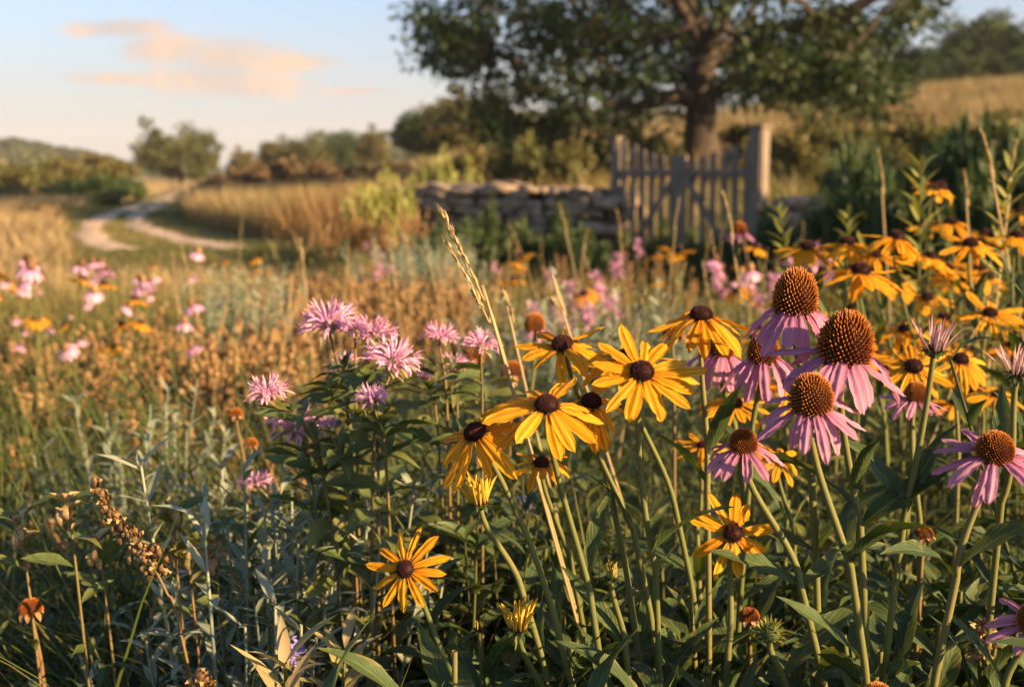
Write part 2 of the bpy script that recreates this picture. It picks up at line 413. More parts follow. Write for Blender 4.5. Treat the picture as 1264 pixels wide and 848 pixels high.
M_stone = barkmat('field_stone', (.12, .09, .06), (.44, .32, .215), (7, 7, 9), .7, .02)
# ------------------------------------------------------------------ ground, road, hills
def groundmat():
    m, t, N, L = nodes('meadow_soil')
    out = N('ShaderNodeOutputMaterial'); p = N('ShaderNodeBsdfPrincipled'); tc = N('ShaderNodeTexCoord')
    n1 = N('ShaderNodeTexNoise'); n1.inputs['Scale'].default_value = .12; n1.inputs['Detail'].default_value = 8; n1.inputs['Roughness'].default_value = .7
    n2 = N('ShaderNodeTexNoise'); n2.inputs['Scale'].default_value = 9; n2.inputs['Detail'].default_value = 6
    L(tc.outputs['Object'], n1.inputs['Vector']); L(tc.outputs['Object'], n2.inputs['Vector'])
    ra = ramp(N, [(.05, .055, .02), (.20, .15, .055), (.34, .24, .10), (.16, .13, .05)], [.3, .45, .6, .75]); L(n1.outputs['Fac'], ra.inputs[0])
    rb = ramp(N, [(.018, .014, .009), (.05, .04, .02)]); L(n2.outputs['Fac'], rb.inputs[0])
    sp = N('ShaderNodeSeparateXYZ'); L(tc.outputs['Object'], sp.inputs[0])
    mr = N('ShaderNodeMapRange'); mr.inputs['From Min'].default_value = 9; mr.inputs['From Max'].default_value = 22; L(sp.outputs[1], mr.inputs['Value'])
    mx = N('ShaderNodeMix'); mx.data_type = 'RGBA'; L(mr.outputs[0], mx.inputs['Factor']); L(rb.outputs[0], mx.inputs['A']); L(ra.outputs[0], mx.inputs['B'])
    L(mx.outputs['Result'], p.inputs['Base Color']); p.inputs['Roughness'].default_value = .95; p.inputs['Specular IOR Level'].default_value = .1
    bp = N('ShaderNodeBump'); bp.inputs['Distance'].default_value = .05; L(n2.outputs['Fac'], bp.inputs['Height']); L(bp.outputs[0], p.inputs['Normal'])
    L(p.outputs[0], out.inputs[0]); return m
def roadmat():
    m, t, N, L = nodes('pale_dirt')
    out = N('ShaderNodeOutputMaterial'); p = N('ShaderNodeBsdfPrincipled'); tc = N('ShaderNodeTexCoord')
    n1 = N('ShaderNodeTexNoise'); n1.inputs['Scale'].default_value = 2.5; n1.inputs['Detail'].default_value = 8; L(tc.outputs['Object'], n1.inputs['Vector'])
    ra = ramp(N, [(.30, .21, .14), (.46, .34, .23), (.54, .42, .30)], [.3, .5, .7]); L(n1.outputs['Fac'], ra.inputs[0]); L(ra.outputs[0], p.inputs['Base Color'])
    p.inputs['Roughness'].default_value = .95; p.inputs['Specular IOR Level'].default_value = .1
    bp = N('ShaderNodeBump'); bp.inputs['Distance'].default_value = .04; L(n1.outputs['Fac'], bp.inputs['Height']); L(bp.outputs[0], p.inputs['Normal'])
    L(p.outputs[0], out.inputs[0]); return m
M_ground, M_road = groundmat(), roadmat()

g = G()
sx = np.linspace(-1, 1, 241); gx = np.sinh(sx * 5.2) / math.sinh(5.2) * 1300
sy = np.linspace(-.25, 1, 301); gy = np.sinh(sy * 5.4) / math.sinh(5.4) * 1350
X, Y = np.meshgrid(gx, gy)
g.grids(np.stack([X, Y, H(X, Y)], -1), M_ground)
tag(new('ground', g.mesh('ground')), kind='structure')

def ground_at(px, py):
    lo, hi = 3.0, 400.0
    for _ in range(50):
        mid = (lo + hi) / 2; q = at(px, py, mid)
        if q[2] > H(q[0], q[1]): lo = mid
        else: hi = mid
    return at(px, py, lo)
TR = [[(232, 229), (222, 236), (196, 247), (160, 259), (128, 271), (112, 284), (118, 298), (150, 310)],
      [(238, 229), (234, 237), (212, 249), (184, 261), (168, 271), (178, 283), (212, 294), (262, 303), (296, 309)]]
TRXY = []
g = G()
for tr in TR:
    c = np.array([ground_at(*q)[:2] for q in tr]); c = spline(c, 160); TRXY.append(c)
    d = unit(np.gradient(c, axis=0)); s = np.stack([-d[:, 1], d[:, 0]], -1)
    wd = .27 + .07 * np.sin(np.arange(160) * .5) + .09 * R.standard_normal(160)
    P = np.stack([c - s * wd[:, None], c - s * wd[:, None] * .5, c, c + s * wd[:, None] * .5, c + s * wd[:, None]], 1)
    P3 = np.concatenate([P, (H(P[..., 0], P[..., 1]) + np.array([.02, .045, .04, .045, .02]))[..., None]], -1)
    g.grids(P3, M_road)
tag(new('dirt_road', g.mesh('dirt_road')), kind='structure')
TRALL = np.concatenate(TRXY)
def road_dist(x, y):
    d = np.full(len(x), 1e9)
    for i in range(0, len(TRALL), 2): d = np.minimum(d, np.hypot(x - TRALL[i, 0], y - TRALL[i, 1]))
    return d

# far wooded hills
HP = [(-1500, 150), (-700, 140), (-300, 158), (0, 172), (25, 169), (60, 176), (110, 184), (170, 199), (260, 212), (340, 208), (420, 192), (480, 174), (540, 156), (620, 140), (760, 132), (1000, 130), (1264, 130), (2200, 140)]
hu = np.array([(a - 632) / FPX for a, b in HP]); hz = np.array([(215 - b) / FPX for a, b in HP])
D0 = 430.0
def hill(x, y):
    u = x / np.maximum(y, 1); e = np.interp(u, hu, hz)
    top = 1.25 + e * D0 - 4.0
    return -3 + (top + 3) * sstep(D0 - 130, D0, y) * (1 - .4 * sstep(D0 + 20, D0 + 300, y))
g = G()
uu = np.linspace(-1.3, 1.3, 160); yy = np.linspace(D0 - 135, D0 + 300, 40)
U, Y = np.meshgrid(uu, yy); X = U * Y
g.grids(np.stack([X, Y, hill(X, Y)], -1), M_ground)
tag(new('hills', g.mesh('hills')), kind='structure')
g = G()
n = 3600
u = R.uniform(-1.0, 1.0, n); y = R.uniform(D0 - 125, D0 + 25, n); x = u * y
s = R.uniform(1.6, 3.2, n)
c = np.stack([x, y, hill(x, y) + s * .3], -1)
g.grids(ball(c, s, 7, 9, (1, 1, .85), .55), M_oliveleaf, R.random(n) * .5)
tag(new('wooded_hillside', g.mesh('wooded_hillside')), kind='stuff')

# ------------------------------------------------------------------ trees and shrubs
def skeleton(limbs, trunk_h, lean, tips, r0, seed):
    """branches grown from a trunk to every leaf clump; returns node positions, parents and radii"""
    rr = np.random.default_rng(seed)
    N_ = [np.array([lean[0] * t, lean[1] * t, trunk_h * t]) for t in np.linspace(0, 1, 7)]
    par = [-1] + list(range(6))
    for e in limbs or []:
        a = N_[rr.choice([4, 5, 6])]; pi = [i for i, q in enumerate(N_[:7]) if np.allclose(q, a)][0]; e = np.array(e, float); L_ = np.linalg.norm(e - a); m = max(4, int(L_ / .55)); off = rr.normal(0, .12, 3)
        for i in range(1, m + 1):
            f = i / m; off = off * .7 + rr.normal(0, .07, 3)
            N_.append(a + (e - a) * f + np.array([0, 0, .10 * L_ * math.sin(f * math.pi)]) + off * math.sin(f * math.pi)); par.append(pi if i == 1 else len(N_) - 2)
    order = np.argsort([np.linalg.norm(t - N_[-1]) for t in tips])
    ends = []
    for k in order:
        tip = tips[k]; A = np.array(N_)
        d = np.linalg.norm(A - tip, axis=1) + 1.2 * np.maximum(A[:, 2] - tip[2] + .1, 0) + np.where(np.arange(len(A)) < 3, 50, 0)
        j = int(np.argmin(d)); a = A[j]; L_ = np.linalg.norm(tip - a)
        m = max(2, int(L_ / (.09 * trunk_h + .25)))
        for i in range(1, m + 1):
            f = i / m; q = a + (tip - a) * f + np.array([0, 0, .14 * L_ * math.sin(f * math.pi)]) + rr.normal(0, .035 * L_, 3) * math.sin(f * math.pi)
            N_.append(q); par.append(j if i == 1 else len(N_) - 2)
        ends.append(len(N_) - 1)
    N_ = np.array(N_); cnt = np.zeros(len(N_))
    for e in ends:
        while e >= 0: cnt[e] += 1; e = par[e]
    rd = r0 * (cnt / cnt[0]) ** .46
    return N_, par, rd
def tree_parts(trunk_h, r0, tips, clump_r, nleaf, leaf, mleaf, seed, lean=(0, 0), flat=.6, minr=.01, limbs=None):
    rr = np.random.default_rng(seed + 1)
    N_, par, rd = skeleton(limbs, trunk_h, lean, tips, r0, seed)
    g = G(); ch = {}
    for i, p in enumerate(par): ch.setdefault(p, []).append(i)
    def chain(i, start):
        pts, rs = ([N_[start]], [min(rd[start], rd[i] * 1.25)]) if start is not None else ([], [])
        while True:
            pts.append(N_[i]); rs.append(max(rd[i], minr)); c = ch.get(i, [])
            if not c: break
            c = sorted(c, key=lambda q: -rd[q])
            for q in c[1:]: todo.append((q, i))
            i = c[0]
        if len(pts) > 1:
            rs = np.array(rs)
            if start is None: rs[0] *= 1.5; rs[1] *= 1.12
            tube(g, pts, rs, M_bark, 10 if rs[0] > .15 else 5)
    todo = [(0, None)]
    while todo:
        i, s_ = todo.pop(); chain(i, s_)
    k = len(tips)
    cl = np.repeat(np.arange(k), nleaf); n = len(cl)
    cr_ = clump_r * rr.uniform(.6, 1.25, k)
    off = rr.normal(0, 1, (n, 3)); off = off / np.linalg.norm(off, axis=1, keepdims=True) * (rr.random((n, 1)) ** .45)
    P = np.asarray(tips)[cl] + off * cr_[cl][:, None] * np.array([1, 1, flat])
    d = unit(off + rr.normal(0, .7, (n, 3)) + np.array([0, 0, -.35])); nr = unit(rr.normal(0, 1, (n, 3)) * .8 + np.array([0, 0, .7]))
    L_ = leaf * rr.uniform(.6, 1.3, n)
    gl = G()
    crn = rr.random(k)
    gl.grids(blades(P, d, nr, L_, L_ * .55, rr.uniform(-.3, .9, n), PROF_LEAF, 4, 3, .25), mleaf, np.clip(.55 * crn[cl] + .45 * rr.random(n), 0, 1))
    return g, gl
def lumpy_tips(n, rx, rz, z0, seed, shell=.5, lobes=7, lobe_r=.45):
    """clump centres gathered in uneven lobes so that sky shows between them"""
    rr = np.random.default_rng(seed); out = []
    lc = []
    for i in range(lobes):
        a = 2.4 * i + rr.normal(0, .3); z = rr.uniform(-.75, .9); q = math.sqrt(max(0, 1 - z * z)) * rr.uniform(.45, .85)
        lc.append((math.cos(a) * q, math.sin(a) * q, z * .75))
    for i in range(n):
        c = np.array(lc[i % lobes]) + rr.normal(0, lobe_r * .55, 3)
        out.append(c * np.array([rx, rx, rz]) + np.array([0, 0, z0]))
    return np.array(out)
def make_tree(name, label, cat, loc, trunk_h, r0, tips, clump_r, nleaf, leaf, mleaf, seed, group=None, lean=(0, 0), flat=.7, limbs=None):
    t = thing(name, loc, label, cat, group)
    a, b = tree_parts(trunk_h, r0, tips, clump_r, nleaf, leaf, mleaf, seed, lean, flat, limbs=limbs)
    new('trunk', a.mesh('trunk'), t); new('crown', b.mesh('crown'), t)
    return t

# the big oak behind the gate: heavy limbs, low skirts of leaves at both sides, holes of sky between
ob = np.array([4.9, 30.0]); obz = float(H(*ob))
rr = np.random.default_rng(11)
def oakpt(px, py, dy): q = at(px, py, 30.0 + dy); return np.array([q[0] - ob[0], dy, q[2] - obz])
low = [(520, 15), (545, 38), (530, 60), (575, 12), (600, 40), (560, 78), (640, 20), (620, 62), (655, 95), (630, 130), (650, 160), (615, 175), (690, 130), (680, 165),
       (700, 95), (720, 60), (705, 30), (665, 55), (745, 100), (735, 140), (765, 150), (790, 120), (780, 80), (765, 40), (800, 45), (825, 90), (830, 30), (850, 60), (880, 30), (905, 60),
       (925, 25), (945, 55), (960, 90), (985, 65), (980, 110), (1005, 95), (1000, 120), (1030, 120), (1055, 105), (1075, 120), (1090, 95), (1040, 70), (1070, 55), (1100, 40),
       (1050, 20), (1015, 30), (990, 20), (1085, 75), (975, 35), (760, 10), (840, 8), (600, 100), (645, 185), (722, 172), (700, 180), (1065, 140), (1010, 80), (940, 95), (920, 100), (855, 95), (812, 140), (1125, 8), (612, 150), (640, 160), (668, 176), (625, 140), (600, 128), (655, 145), (690, 150), (588, 60), (560, 55)]
front = [(940, 72), (960, 86), (985, 84), (1010, 88), (1035, 92), (1060, 98), (930, 95), (975, 100), (1000, 74), (1045, 80)]
tips = []
for px, py in low:
    for k in range(2 if py < 120 else 1):
        dy = rr.uniform(-4.5, 4.5) if k else rr.uniform(-3, 3)
        if 800 < px < 925: dy = abs(dy) + 1
        tips.append(oakpt(px + rr.normal(0, 9), py + rr.normal(0, 7), dy))
for px, py in front: tips.append(oakpt(px, py, rr.uniform(-5, -3)))
for i in range(190):                                   # the upper dome, above the picture
    a = rr.uniform(0, 6.283); q = math.sqrt(rr.random()) ; zz = rr.uniform(0, 1)
    rad_ = 7.6 * math.sqrt(1 - .75 * zz * zz) * (.35 + .65 * q)
    tips.append(np.array([math.cos(a) * rad_ + .3, math.sin(a) * rad_, 5.6 + zz * 6.2]))
for i in range(46):                                    # far and near sides of the skirt
    a = rr.choice([1.57, -1.57]) + rr.normal(0, .6); q = rr.uniform(4.5, 7.4)
    tips.append(np.array([math.cos(a) * q, math.sin(a) * q, rr.uniform(3.6, 5.8)]))
make_tree('oak_tree', 'large spreading dark oak with a thick trunk standing behind the wooden gate', 'tree',
          (ob[0], ob[1], obz - .1), 3.9, .43, np.array(tips), .78, 150, .20, M_treeleaf, 5, flat=.72,
          limbs=[(-4.6, -.5, 5.2), (-2.6, 1.5, 8.3), (-.9, -2.2, 8.0), (.5, .3, 10.2), (1.6, 2.4, 7.4), (2.9, -.6, 8.6), (4.0, 1.5, 7.2), (3.2, 3.5, 5.8), (-2.0, 3.6, 6.2), (-2.4, -3.2, 5.6), (2.6, -3.4, 6.2)])

# the other trees: four kinds, then copies
def far_tree(i, mleaf, h, spread, seed, n=110, nl=100, lf=.34):
    tp = lumpy_tips(n, spread * .46, h * .52, h * .54, seed, lobes=11)
    tp[:, 2] = np.maximum(tp[:, 2], h * .14)
    return make_tree('field_tree', 'x', 'tree', (0, 0, 0), h * .28, h * .035, tp, h * .13, nl, lf * h / 7, mleaf, seed)
KT = [far_tree(0, M_oliveleaf, 7.0, 8.0, 21), far_tree(1, M_treeleaf, 7.0, 6.5, 22), far_tree(2, M_shrubleaf, 7.0, 7.5, 23), far_tree(3, M_oliveleaf, 7.0, 5.4, 24)]
used = [False] * 4
TREES = [  # px, py of the base, depth, height, kind, label, group
    (224, 216, 120, 6.6, 0, 'round olive tree standing alone where the dirt road vanishes', None),
    (340, 212, 135, 4.2, 3, 'small hazy tree in the row beyond the brown scrub, second smallest', None),
    (378, 210, 130, 5.2, 0, 'broad hazy tree with rounded top in the row beyond the brown scrub', None),
    (300, 214, 150, 3.6, 3, 'lowest hazy tree in the row, beside the lone round olive tree', None),
    (420, 206, 140, 4.4, 2, 'hazy green tree in the middle of the row beyond the brown scrub', None),
    (460, 204, 130, 4.4, 3, 'slim hazy tree ending the row near the yellow-green shoots', None),
    (568, 192, 62, 4.2, 0, 'pale olive tree seen left of the big oak above the stone wall', None),
    (520, 196, 70, 3.0, 2, 'short dark green tree at the foot of the pale olive tree', None),
    (600, 192, 66, 3.0, 1, 'dark tree half hidden behind the low left skirt of the oak', None)]
for px, py, dp, h, k, lab, grp in TREES:
    o = KT[k] if not used[k] else copy_tree(KT[k]); used[k] = True
    q = at(px, py, dp); z = float(H(q[0], dp)); h = h + max(0, q[2] - z) * .6
    put(o, (q[0], dp, z - .1), R.uniform(0, 6), h / 7.0); tag(o, lab)
for i, (px, top, dp, k) in enumerate([(1010, 84, 92, 2), (1045, 92, 95, 1), (1085, 76, 90, 2), (1128, 62, 88, 1), (1160, 66, 84, 2), (1185, 52, 90, 1), (1206, 28, 86, 2), (1226, 44, 88, 2), (1252, 40, 84, 1), (1290, 46, 86, 2), (1330, 40, 88, 1), (1370, 50, 86, 2), (970, 90, 96, 1), (1105, 82, 80, 2), (1140, 80, 79, 2), (1172, 82, 79, 1), (1200, 74, 79, 2), (1232, 70, 79, 1), (1262, 66, 79, 2), (1215, 60, 84, 1), (1270, 58, 90, 2), (1300, 62, 80, 2)]):
    o = KT[k] if not used[k] else copy_tree(KT[k]); used[k] = True
    q = at(px, top, dp); z = float(H(q[0], dp)) - .3
    put(o, (q[0], dp, z), R.uniform(0, 6), (q[2] - z) / 7.0 * 1.02)
    tag(o, 'dark green tree in the wood along the top of the tan hill', None, 'trees of the wood on the tan hill')
    if i == 6: tag(o, 'tallest dark tree of the wood on the tan hill, rising above its neighbours')

def shrub(name, mleaf, seed, n=26, nl=60, lf=.16):
    tp = lumpy_tips(n, .62, .42, .5, seed, lobes=7, lobe_r=.5); tp[:, 2] = np.maximum(tp[:, 2], .12)
    t = thing(name, (0, 0, 0), 'x', 'shrub')
    a, b = tree_parts(.18, .03, tp, .2, nl, lf, mleaf, seed, minr=.006)
    new('stems', a.mesh('stems'), t); new('foliage', b.mesh('foliage'), t)
    return t
SK = {'dark': shrub('leafy_shrub', M_shrubleaf, 31, 30, 90, .11), 'olive': shrub('leafy_shrub', M_oliveleaf, 32), 'yellow': shrub('leafy_shrub', M_yshoot, 33, 22, 46, .14), 'brown': shrub('brown_scrub', M_dustleaf, 34)}
sused = {}
def put_shrub(kind, px, top, dp, wide, lab, grp=None):
    o = SK[kind] if kind not in sused else copy_tree(SK[kind]); sused[kind] = 1
    q = at(px, top, dp); z = float(H(q[0], dp)) - .05; h = max(q[2] - z, .3)
    o.location = (q[0], dp, z); o.rotation_euler = (0, 0, R.uniform(0, 6)); w_ = wide / FPX * dp / 1.5
    o.scale = (w_, w_, h * (1.03 if kind == 'yellow' or (grp and 'foot of the wall' in grp) else 1.2)); tag(o, lab, 'shrub', grp)
    if not grp and 'group' in o: del o['group']
for px, top, dp, wd in [(5, 206, 85, 75), (52, 202, 85, 60), (108, 196, 80, 75), (35, 212, 66, 60), (80, 210, 68, 60), (140, 205, 75, 60), (-40, 200, 80, 80)]:
    put_shrub('olive', px, top, dp, wd, 'hazy olive bush in the thicket below the far wooded hill', 'bushes below the far wooded hill')
for px, top, dp, wd in [(100, 222, 52, 70), (135, 216, 52, 60), (163, 220, 53, 40), (60, 228, 50, 60), (15, 230, 50, 60)]:
    put_shrub('dark', px, top, dp, wd, 'dark green bush in the low hedge beside the bend of the dirt road', 'dark bushes beside the road bend')
put_shrub('dark', 133, 233, 44, 50, 'small rounded green bush nearest the dirt road on its left bank')
for i, (px, top, dp, wd) in enumerate([(285, 216, 50, 60), (325, 208, 52, 60), (365, 204, 52, 60), (405, 206, 48, 60), (445, 210, 45, 60), (480, 206, 44, 60), (300, 222, 42, 60), (345, 220, 40, 60), (390, 222, 38, 60), (430, 222, 36, 60), (470, 220, 34, 55), (260, 222, 46, 40)]):
    put_shrub('brown', px, top, dp, wd, 'grey-brown scrub bush in the band above the tall dry grass', 'brown scrub above the tall dry grass')
for i, (px, top, dp, wd, lab) in enumerate([(545, 186, 17.5, 46, 'bright yellow-green bush poking up behind the left end of the stone wall'), (518, 196, 17.3, 26, 'thin yellow-green sprout at the left end of the stone wall'), (586, 198, 17.2, 28, 'small yellow-green sprout behind the wall, right of the bright bush'),
        (475, 208, 14.0, 58, 'yellow-green bush standing left of the stone wall'), (443, 226, 13.6, 46, 'low yellow-green bush in front of the tall dry grass'), (500, 222, 14.6, 30, 'small yellow-green bush touching the end of the stone wall')]):
    put_shrub('yellow', px, top, dp, wd, lab)
for px, top, dp, wd in [(790, 166, 27, 60), (920, 160, 33, 60), (930, 178, 26, 60), (760, 172, 27, 60), (825, 182, 26.5, 40), (640, 178, 26, 60), (700, 186, 25, 70), (985, 176, 24, 60), (590, 190, 26, 60)]:
    put_shrub('olive', px, top, dp, wd, 'olive undergrowth bush at the foot of the oak behind the gate', 'undergrowth bushes around the oak')
for px, top, dp, wd in [(1075, 214, 10.2, 90), (1050, 206, 12.5, 90), (1100, 190, 12.0, 100), (1150, 184, 11.6, 110), (1215, 176, 11.2, 110), (1270, 176, 11.0, 110), (1080, 196, 10.2, 120), (1130, 186, 9.8, 120), (1180, 176, 9.4, 130), (1235, 172, 9.2, 130), (1290, 178, 9.0, 130), (1350, 182, 9.0, 130), (1060, 234, 9.2, 110), (1120, 222, 8.8, 120), (1180, 214, 8.4, 120), (1240, 210, 8.2, 120), (965, 266, 10.4, 70), (1020, 254, 9.2, 90), (1300, 215, 8.0, 130)]:
    put_shrub('dark', px, top, dp, wd, 'dark green leafy thicket bush right of the gate', 'thicket bushes right of the gate')
for px, top, dp, wd in [(560, 262, 11.5, 80), (600, 236, 13.6, 36), (692, 240, 13.0, 34), (625, 264, 11.6, 80), (680, 260, 11.4, 70), (735, 272, 11.0, 60), (530, 262, 11.0, 60), (780, 276, 11.2, 50), (820, 268, 10.8, 50), (865, 274, 10.6, 50), (905, 264, 10.5, 56), (935, 258, 10.6, 50)]:
    put_shrub('dark', px, top, dp, wd, 'low green bush growing along the foot of the stone wall and gate', 'low bushes along the foot of the wall and gate')
put_shrub('yellow', 1195, 112, 55, 46, 'pale yellow bush alone on the tan hillside below the wood')

for px, top, dp, wd in [(960, 168, 24, 60), (1010, 160, 26, 70), (1060, 164, 22, 70), (1110, 158, 26, 70), (1160, 160, 24, 80), (1220, 156, 22, 90), (1270, 158, 22, 90), (1330, 160, 22, 90), (1130, 140, 40, 50), (1040, 142, 44, 46), (1240, 138, 38, 60), (1180, 132, 50, 40), (985, 150, 46, 40), (1290, 130, 46, 50)]:
    put_shrub('olive', px, top, dp, wd, 'low olive bush scattered over the grassy slope right of the oak', 'olive bushes on the slope right of the oak')
# ------------------------------------------------------------------ stone wall and gate
def superball(c, sz, rot, n=8, k=12):
    B = len(c); th = np.linspace(-math.pi / 2 + .06, math.pi / 2 - .06, n); ph = np.arange(k) / k * 2 * math.pi
    pw = lambda v, e: np.sign(v) * np.abs(v) ** e
    S = np.stack([pw(np.cos(th), .38)[:, None] * pw(np.cos(ph), .38), pw(np.cos(th), .38)[:, None] * pw(np.sin(ph), .38), pw(np.sin(th), .38)[:, None] * np.ones(k)], -1)
    P = S[None] * (sz / 2)[:, None, None, :] * (1 + .26 * (R.random((B, n, k, 1)) - .5)) * (1 + .25 * (R.random((B, 1, k, 1)) - .5))
    P[..., 2] += P[..., 0] * R.normal(0, .07, (B, 1, 1))
    cs, sn = np.cos(rot), np.sin(rot)
    Q = P.copy(); Q[..., 0] = P[..., 0] * cs[:, None, None] - P[..., 1] * sn[:, None, None]; Q[..., 1] = P[..., 0] * sn[:, None, None] + P[..., 1] * cs[:, None, None]
    return Q + c[:, None, None]
def stone_wall(p0, p1, h0, label, capn):
    p0, p1 = np.array(p0), np.array(p1); Lw = np.linalg.norm(p1 - p0); d = (p1 - p0) / Lw; ang = math.atan2(d[1], d[0])
    z0 = float(min(H(*p0), H(*p1))) - .05
    t = thing('stone_wall', (p0[0], p0[1], z0), label, 'wall', None, ang)
    C, S = [], []
    for face in (-1, 1):
        z = 0
        while z < h0 - .03:
            hh = min(float(R.choice([.06, .08, .10, .13, .17])), h0 - z + .01); x = R.uniform(-.2, 0)
            while x < Lw:
                ln = R.uniform(.09, .46); C.append((x + ln / 2, face * .14 + R.normal(0, .035), z + hh / 2 + R.normal(0, .02))); S.append((ln * .97, .34, hh * R.uniform(.85, 1.05))); x += ln
            z += hh * .97
    g = G(); C = np.array(C); S = np.array(S)
    g.grids(superball(C, S, R.normal(0, .05, len(C))), M_stone)
    new('stone_courses', g.mesh('stone_courses'), t)
    x = 0
    while x < Lw:
        ln = R.uniform(.28, .6); hh = R.uniform(.06, .13)
        g = G(); g.grids(superball(np.zeros((1, 3)), np.array([[ln, .58, hh]]), np.array([0.0]), 9, 14), M_stone)
        new('coping_stone', g.mesh('coping_stone'), t, Matrix.Translation((x + ln / 2, R.normal(0, .03), h0 + hh * .30)) @ Matrix.Rotation(R.normal(0, .1), 4, 'Y') @ Matrix.Rotation(R.normal(0, .1), 4, 'Z'))
        x += ln * .96
def gp(px, dp): return at(px, 215, dp)[:2]
GL, GR = gp(766, 13.5), gp(927, 12.3)
stone_wall(gp(500, 15.4), GL + np.array([-.14, .06]), 1.08, 'rubble stone wall with pale coping stones running left from the wooden gate', 20)
stone_wall(GR + np.array([.30, .04]), gp(1130, 11.6), .98, 'short rubble stone wall right of the gate, half hidden by the dark thicket', 10)

def board(name, parent, size, mtx, seed=0):
    """one sawn board: slightly worn edges"""
    import bmesh
    bm = bmesh.new(); bmesh.ops.create_cube(bm, size=1)
    bmesh.ops.scale(bm, vec=size, verts=bm.verts)
    bmesh.ops.bevel(bm, geom=bm.edges[:], offset=min(size) * .12, segments=2, affect='EDGES')
    for v in bm.verts: v.co += Vector(R.normal(0, .0015, 3))
    me = bpy.data.meshes.new(name); bm.to_mesh(me); bm.free(); me.materials.append(M_wood)
    return new(name, me, parent, mtx)
gd = GR - GL; glen = np.linalg.norm(gd); gang = math.atan2(gd[1], gd[0])
gz = float(min(H(*GL), H(*GR)))
def gtop(s):                                  # height of the sagging top line along the gate
    f = s / glen
    return 1.44 + .24 * (2 * f - 1) ** 2
gate = thing('wooden_gate', (GL[0], GL[1], gz), 'weathered grey picket gate with dipping top and two diagonal braces', 'gate', None, gang)
TM = Matrix.Translation
for i in range(13):
    s = .05 + i * (glen - .10) / 12
    if i == 6: continue
    top = gtop(s) + R.normal(0, .015); board('picket', gate, (.078, .022, top - .10), TM((s, 0, (top + .10) / 2)) @ Matrix.Rotation(R.normal(0, .012), 4, 'Y'))
board('stile', gate, (.16, .035, 1.40), TM((glen / 2, -.045, .78)))
for nm, zz in (('rail', 1.28), ('rail', .30)):
    board(nm, gate, (glen - .02, .03, .085), TM((glen / 2, .029, zz)))
    board(nm, gate, (glen - .02, .026, .07), TM((glen / 2, -.026, zz)))
for sg in (-1, 1):
    a = np.array([glen / 2 + sg * .06, 1.24]); b = np.array([glen / 2 + sg * (glen / 2 - .17), .36]); v = b - a
    board('brace', gate, (float(np.linalg.norm(v)), .026, .075), TM(((a[0] + b[0]) / 2, -.054, (a[1] + b[1]) / 2)) @ Matrix.Rotation(-math.atan2(v[1], v[0]), 4, 'Y'))
for sp_, lab, hh, wd in ((-.07, 'weathered square gate post at the left end of the picket gate', 1.72, .10), (glen + .09, 'tall thick gate post with a sunlit side at the right end of the gate', 1.80, .17)):
    q = GL + gd / glen * sp_
    t = thing('gate_post', (q[0], q[1], gz - .05), lab, 'post', None, gang); board('shaft', t, (wd, wd, hh), TM((0, 0, hh / 2)))
    board('cap', t, (wd + .025, wd + .025, .03), TM((0, 0, hh + .016)))
    board('hinge_block', t, (.05, .05, .16), TM(((wd / 2 + .02) * (1 if sp_ < 0 else -1), -.0, 1.1)))
# ------------------------------------------------------------------ grass and ground cover (nobody could count it)
def area(n, y0, y1, margin=.6, pw=1.0, x0=-.5, x1=.5):
    """points over the fan of ground in front of the camera"""
    y = (R.random(n) * (y1 ** (1 + pw) - y0 ** (1 + pw)) + y0 ** (1 + pw)) ** (1 / (1 + pw))
    x = y * R.uniform(x0, x1, n) + R.uniform(-margin, margin, n)
    return x, y
def grass(name, x, y, hmin, hmax, w, mat, n=5, lean=.35, keep=None, kind='stuff', sink=.02, curl=(.3, 1.4)):
    if keep is not None: x, y = x[keep], y[keep]
    k = len(x); a = R.uniform(0, 6.283, k); ln = R.random(k) * lean
    d = np.stack([np.cos(a) * ln, np.sin(a) * ln, np.ones(k)], -1); nr = np.stack([-np.cos(a), -np.sin(a), np.full(k, .2)], -1)
    hh = R.uniform(hmin, hmax, k) if np.isscalar(hmin) else R.uniform(0, 1, k) * (hmax - hmin) + hmin
    g = G()
    patch = .5 + .5 * np.sin(x * .8 + 2 * np.sin(y * .35)) * np.cos(y * .6 + x * .3)
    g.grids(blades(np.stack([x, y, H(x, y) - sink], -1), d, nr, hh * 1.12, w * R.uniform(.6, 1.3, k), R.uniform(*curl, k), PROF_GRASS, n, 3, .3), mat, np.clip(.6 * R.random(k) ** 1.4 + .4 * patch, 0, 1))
    o = new(name, g.mesh(name)); tag(o, kind=kind); return o
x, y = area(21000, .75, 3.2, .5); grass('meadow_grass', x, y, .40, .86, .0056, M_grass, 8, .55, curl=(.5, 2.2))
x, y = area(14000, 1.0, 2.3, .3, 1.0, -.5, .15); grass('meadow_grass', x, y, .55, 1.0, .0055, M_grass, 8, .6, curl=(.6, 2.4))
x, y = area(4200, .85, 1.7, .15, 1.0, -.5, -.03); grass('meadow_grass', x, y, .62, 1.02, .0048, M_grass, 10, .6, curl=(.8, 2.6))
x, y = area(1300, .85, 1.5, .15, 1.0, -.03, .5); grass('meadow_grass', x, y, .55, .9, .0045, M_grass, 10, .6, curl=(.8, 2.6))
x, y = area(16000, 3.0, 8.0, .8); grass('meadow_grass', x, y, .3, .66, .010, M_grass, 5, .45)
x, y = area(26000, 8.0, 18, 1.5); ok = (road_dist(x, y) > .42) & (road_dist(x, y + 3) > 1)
hm = np.where((x / y < -.12), .26, .40); grass('meadow_grass', x, y, .14, hm[ok], .016, M_grass, 4, .4, ok)
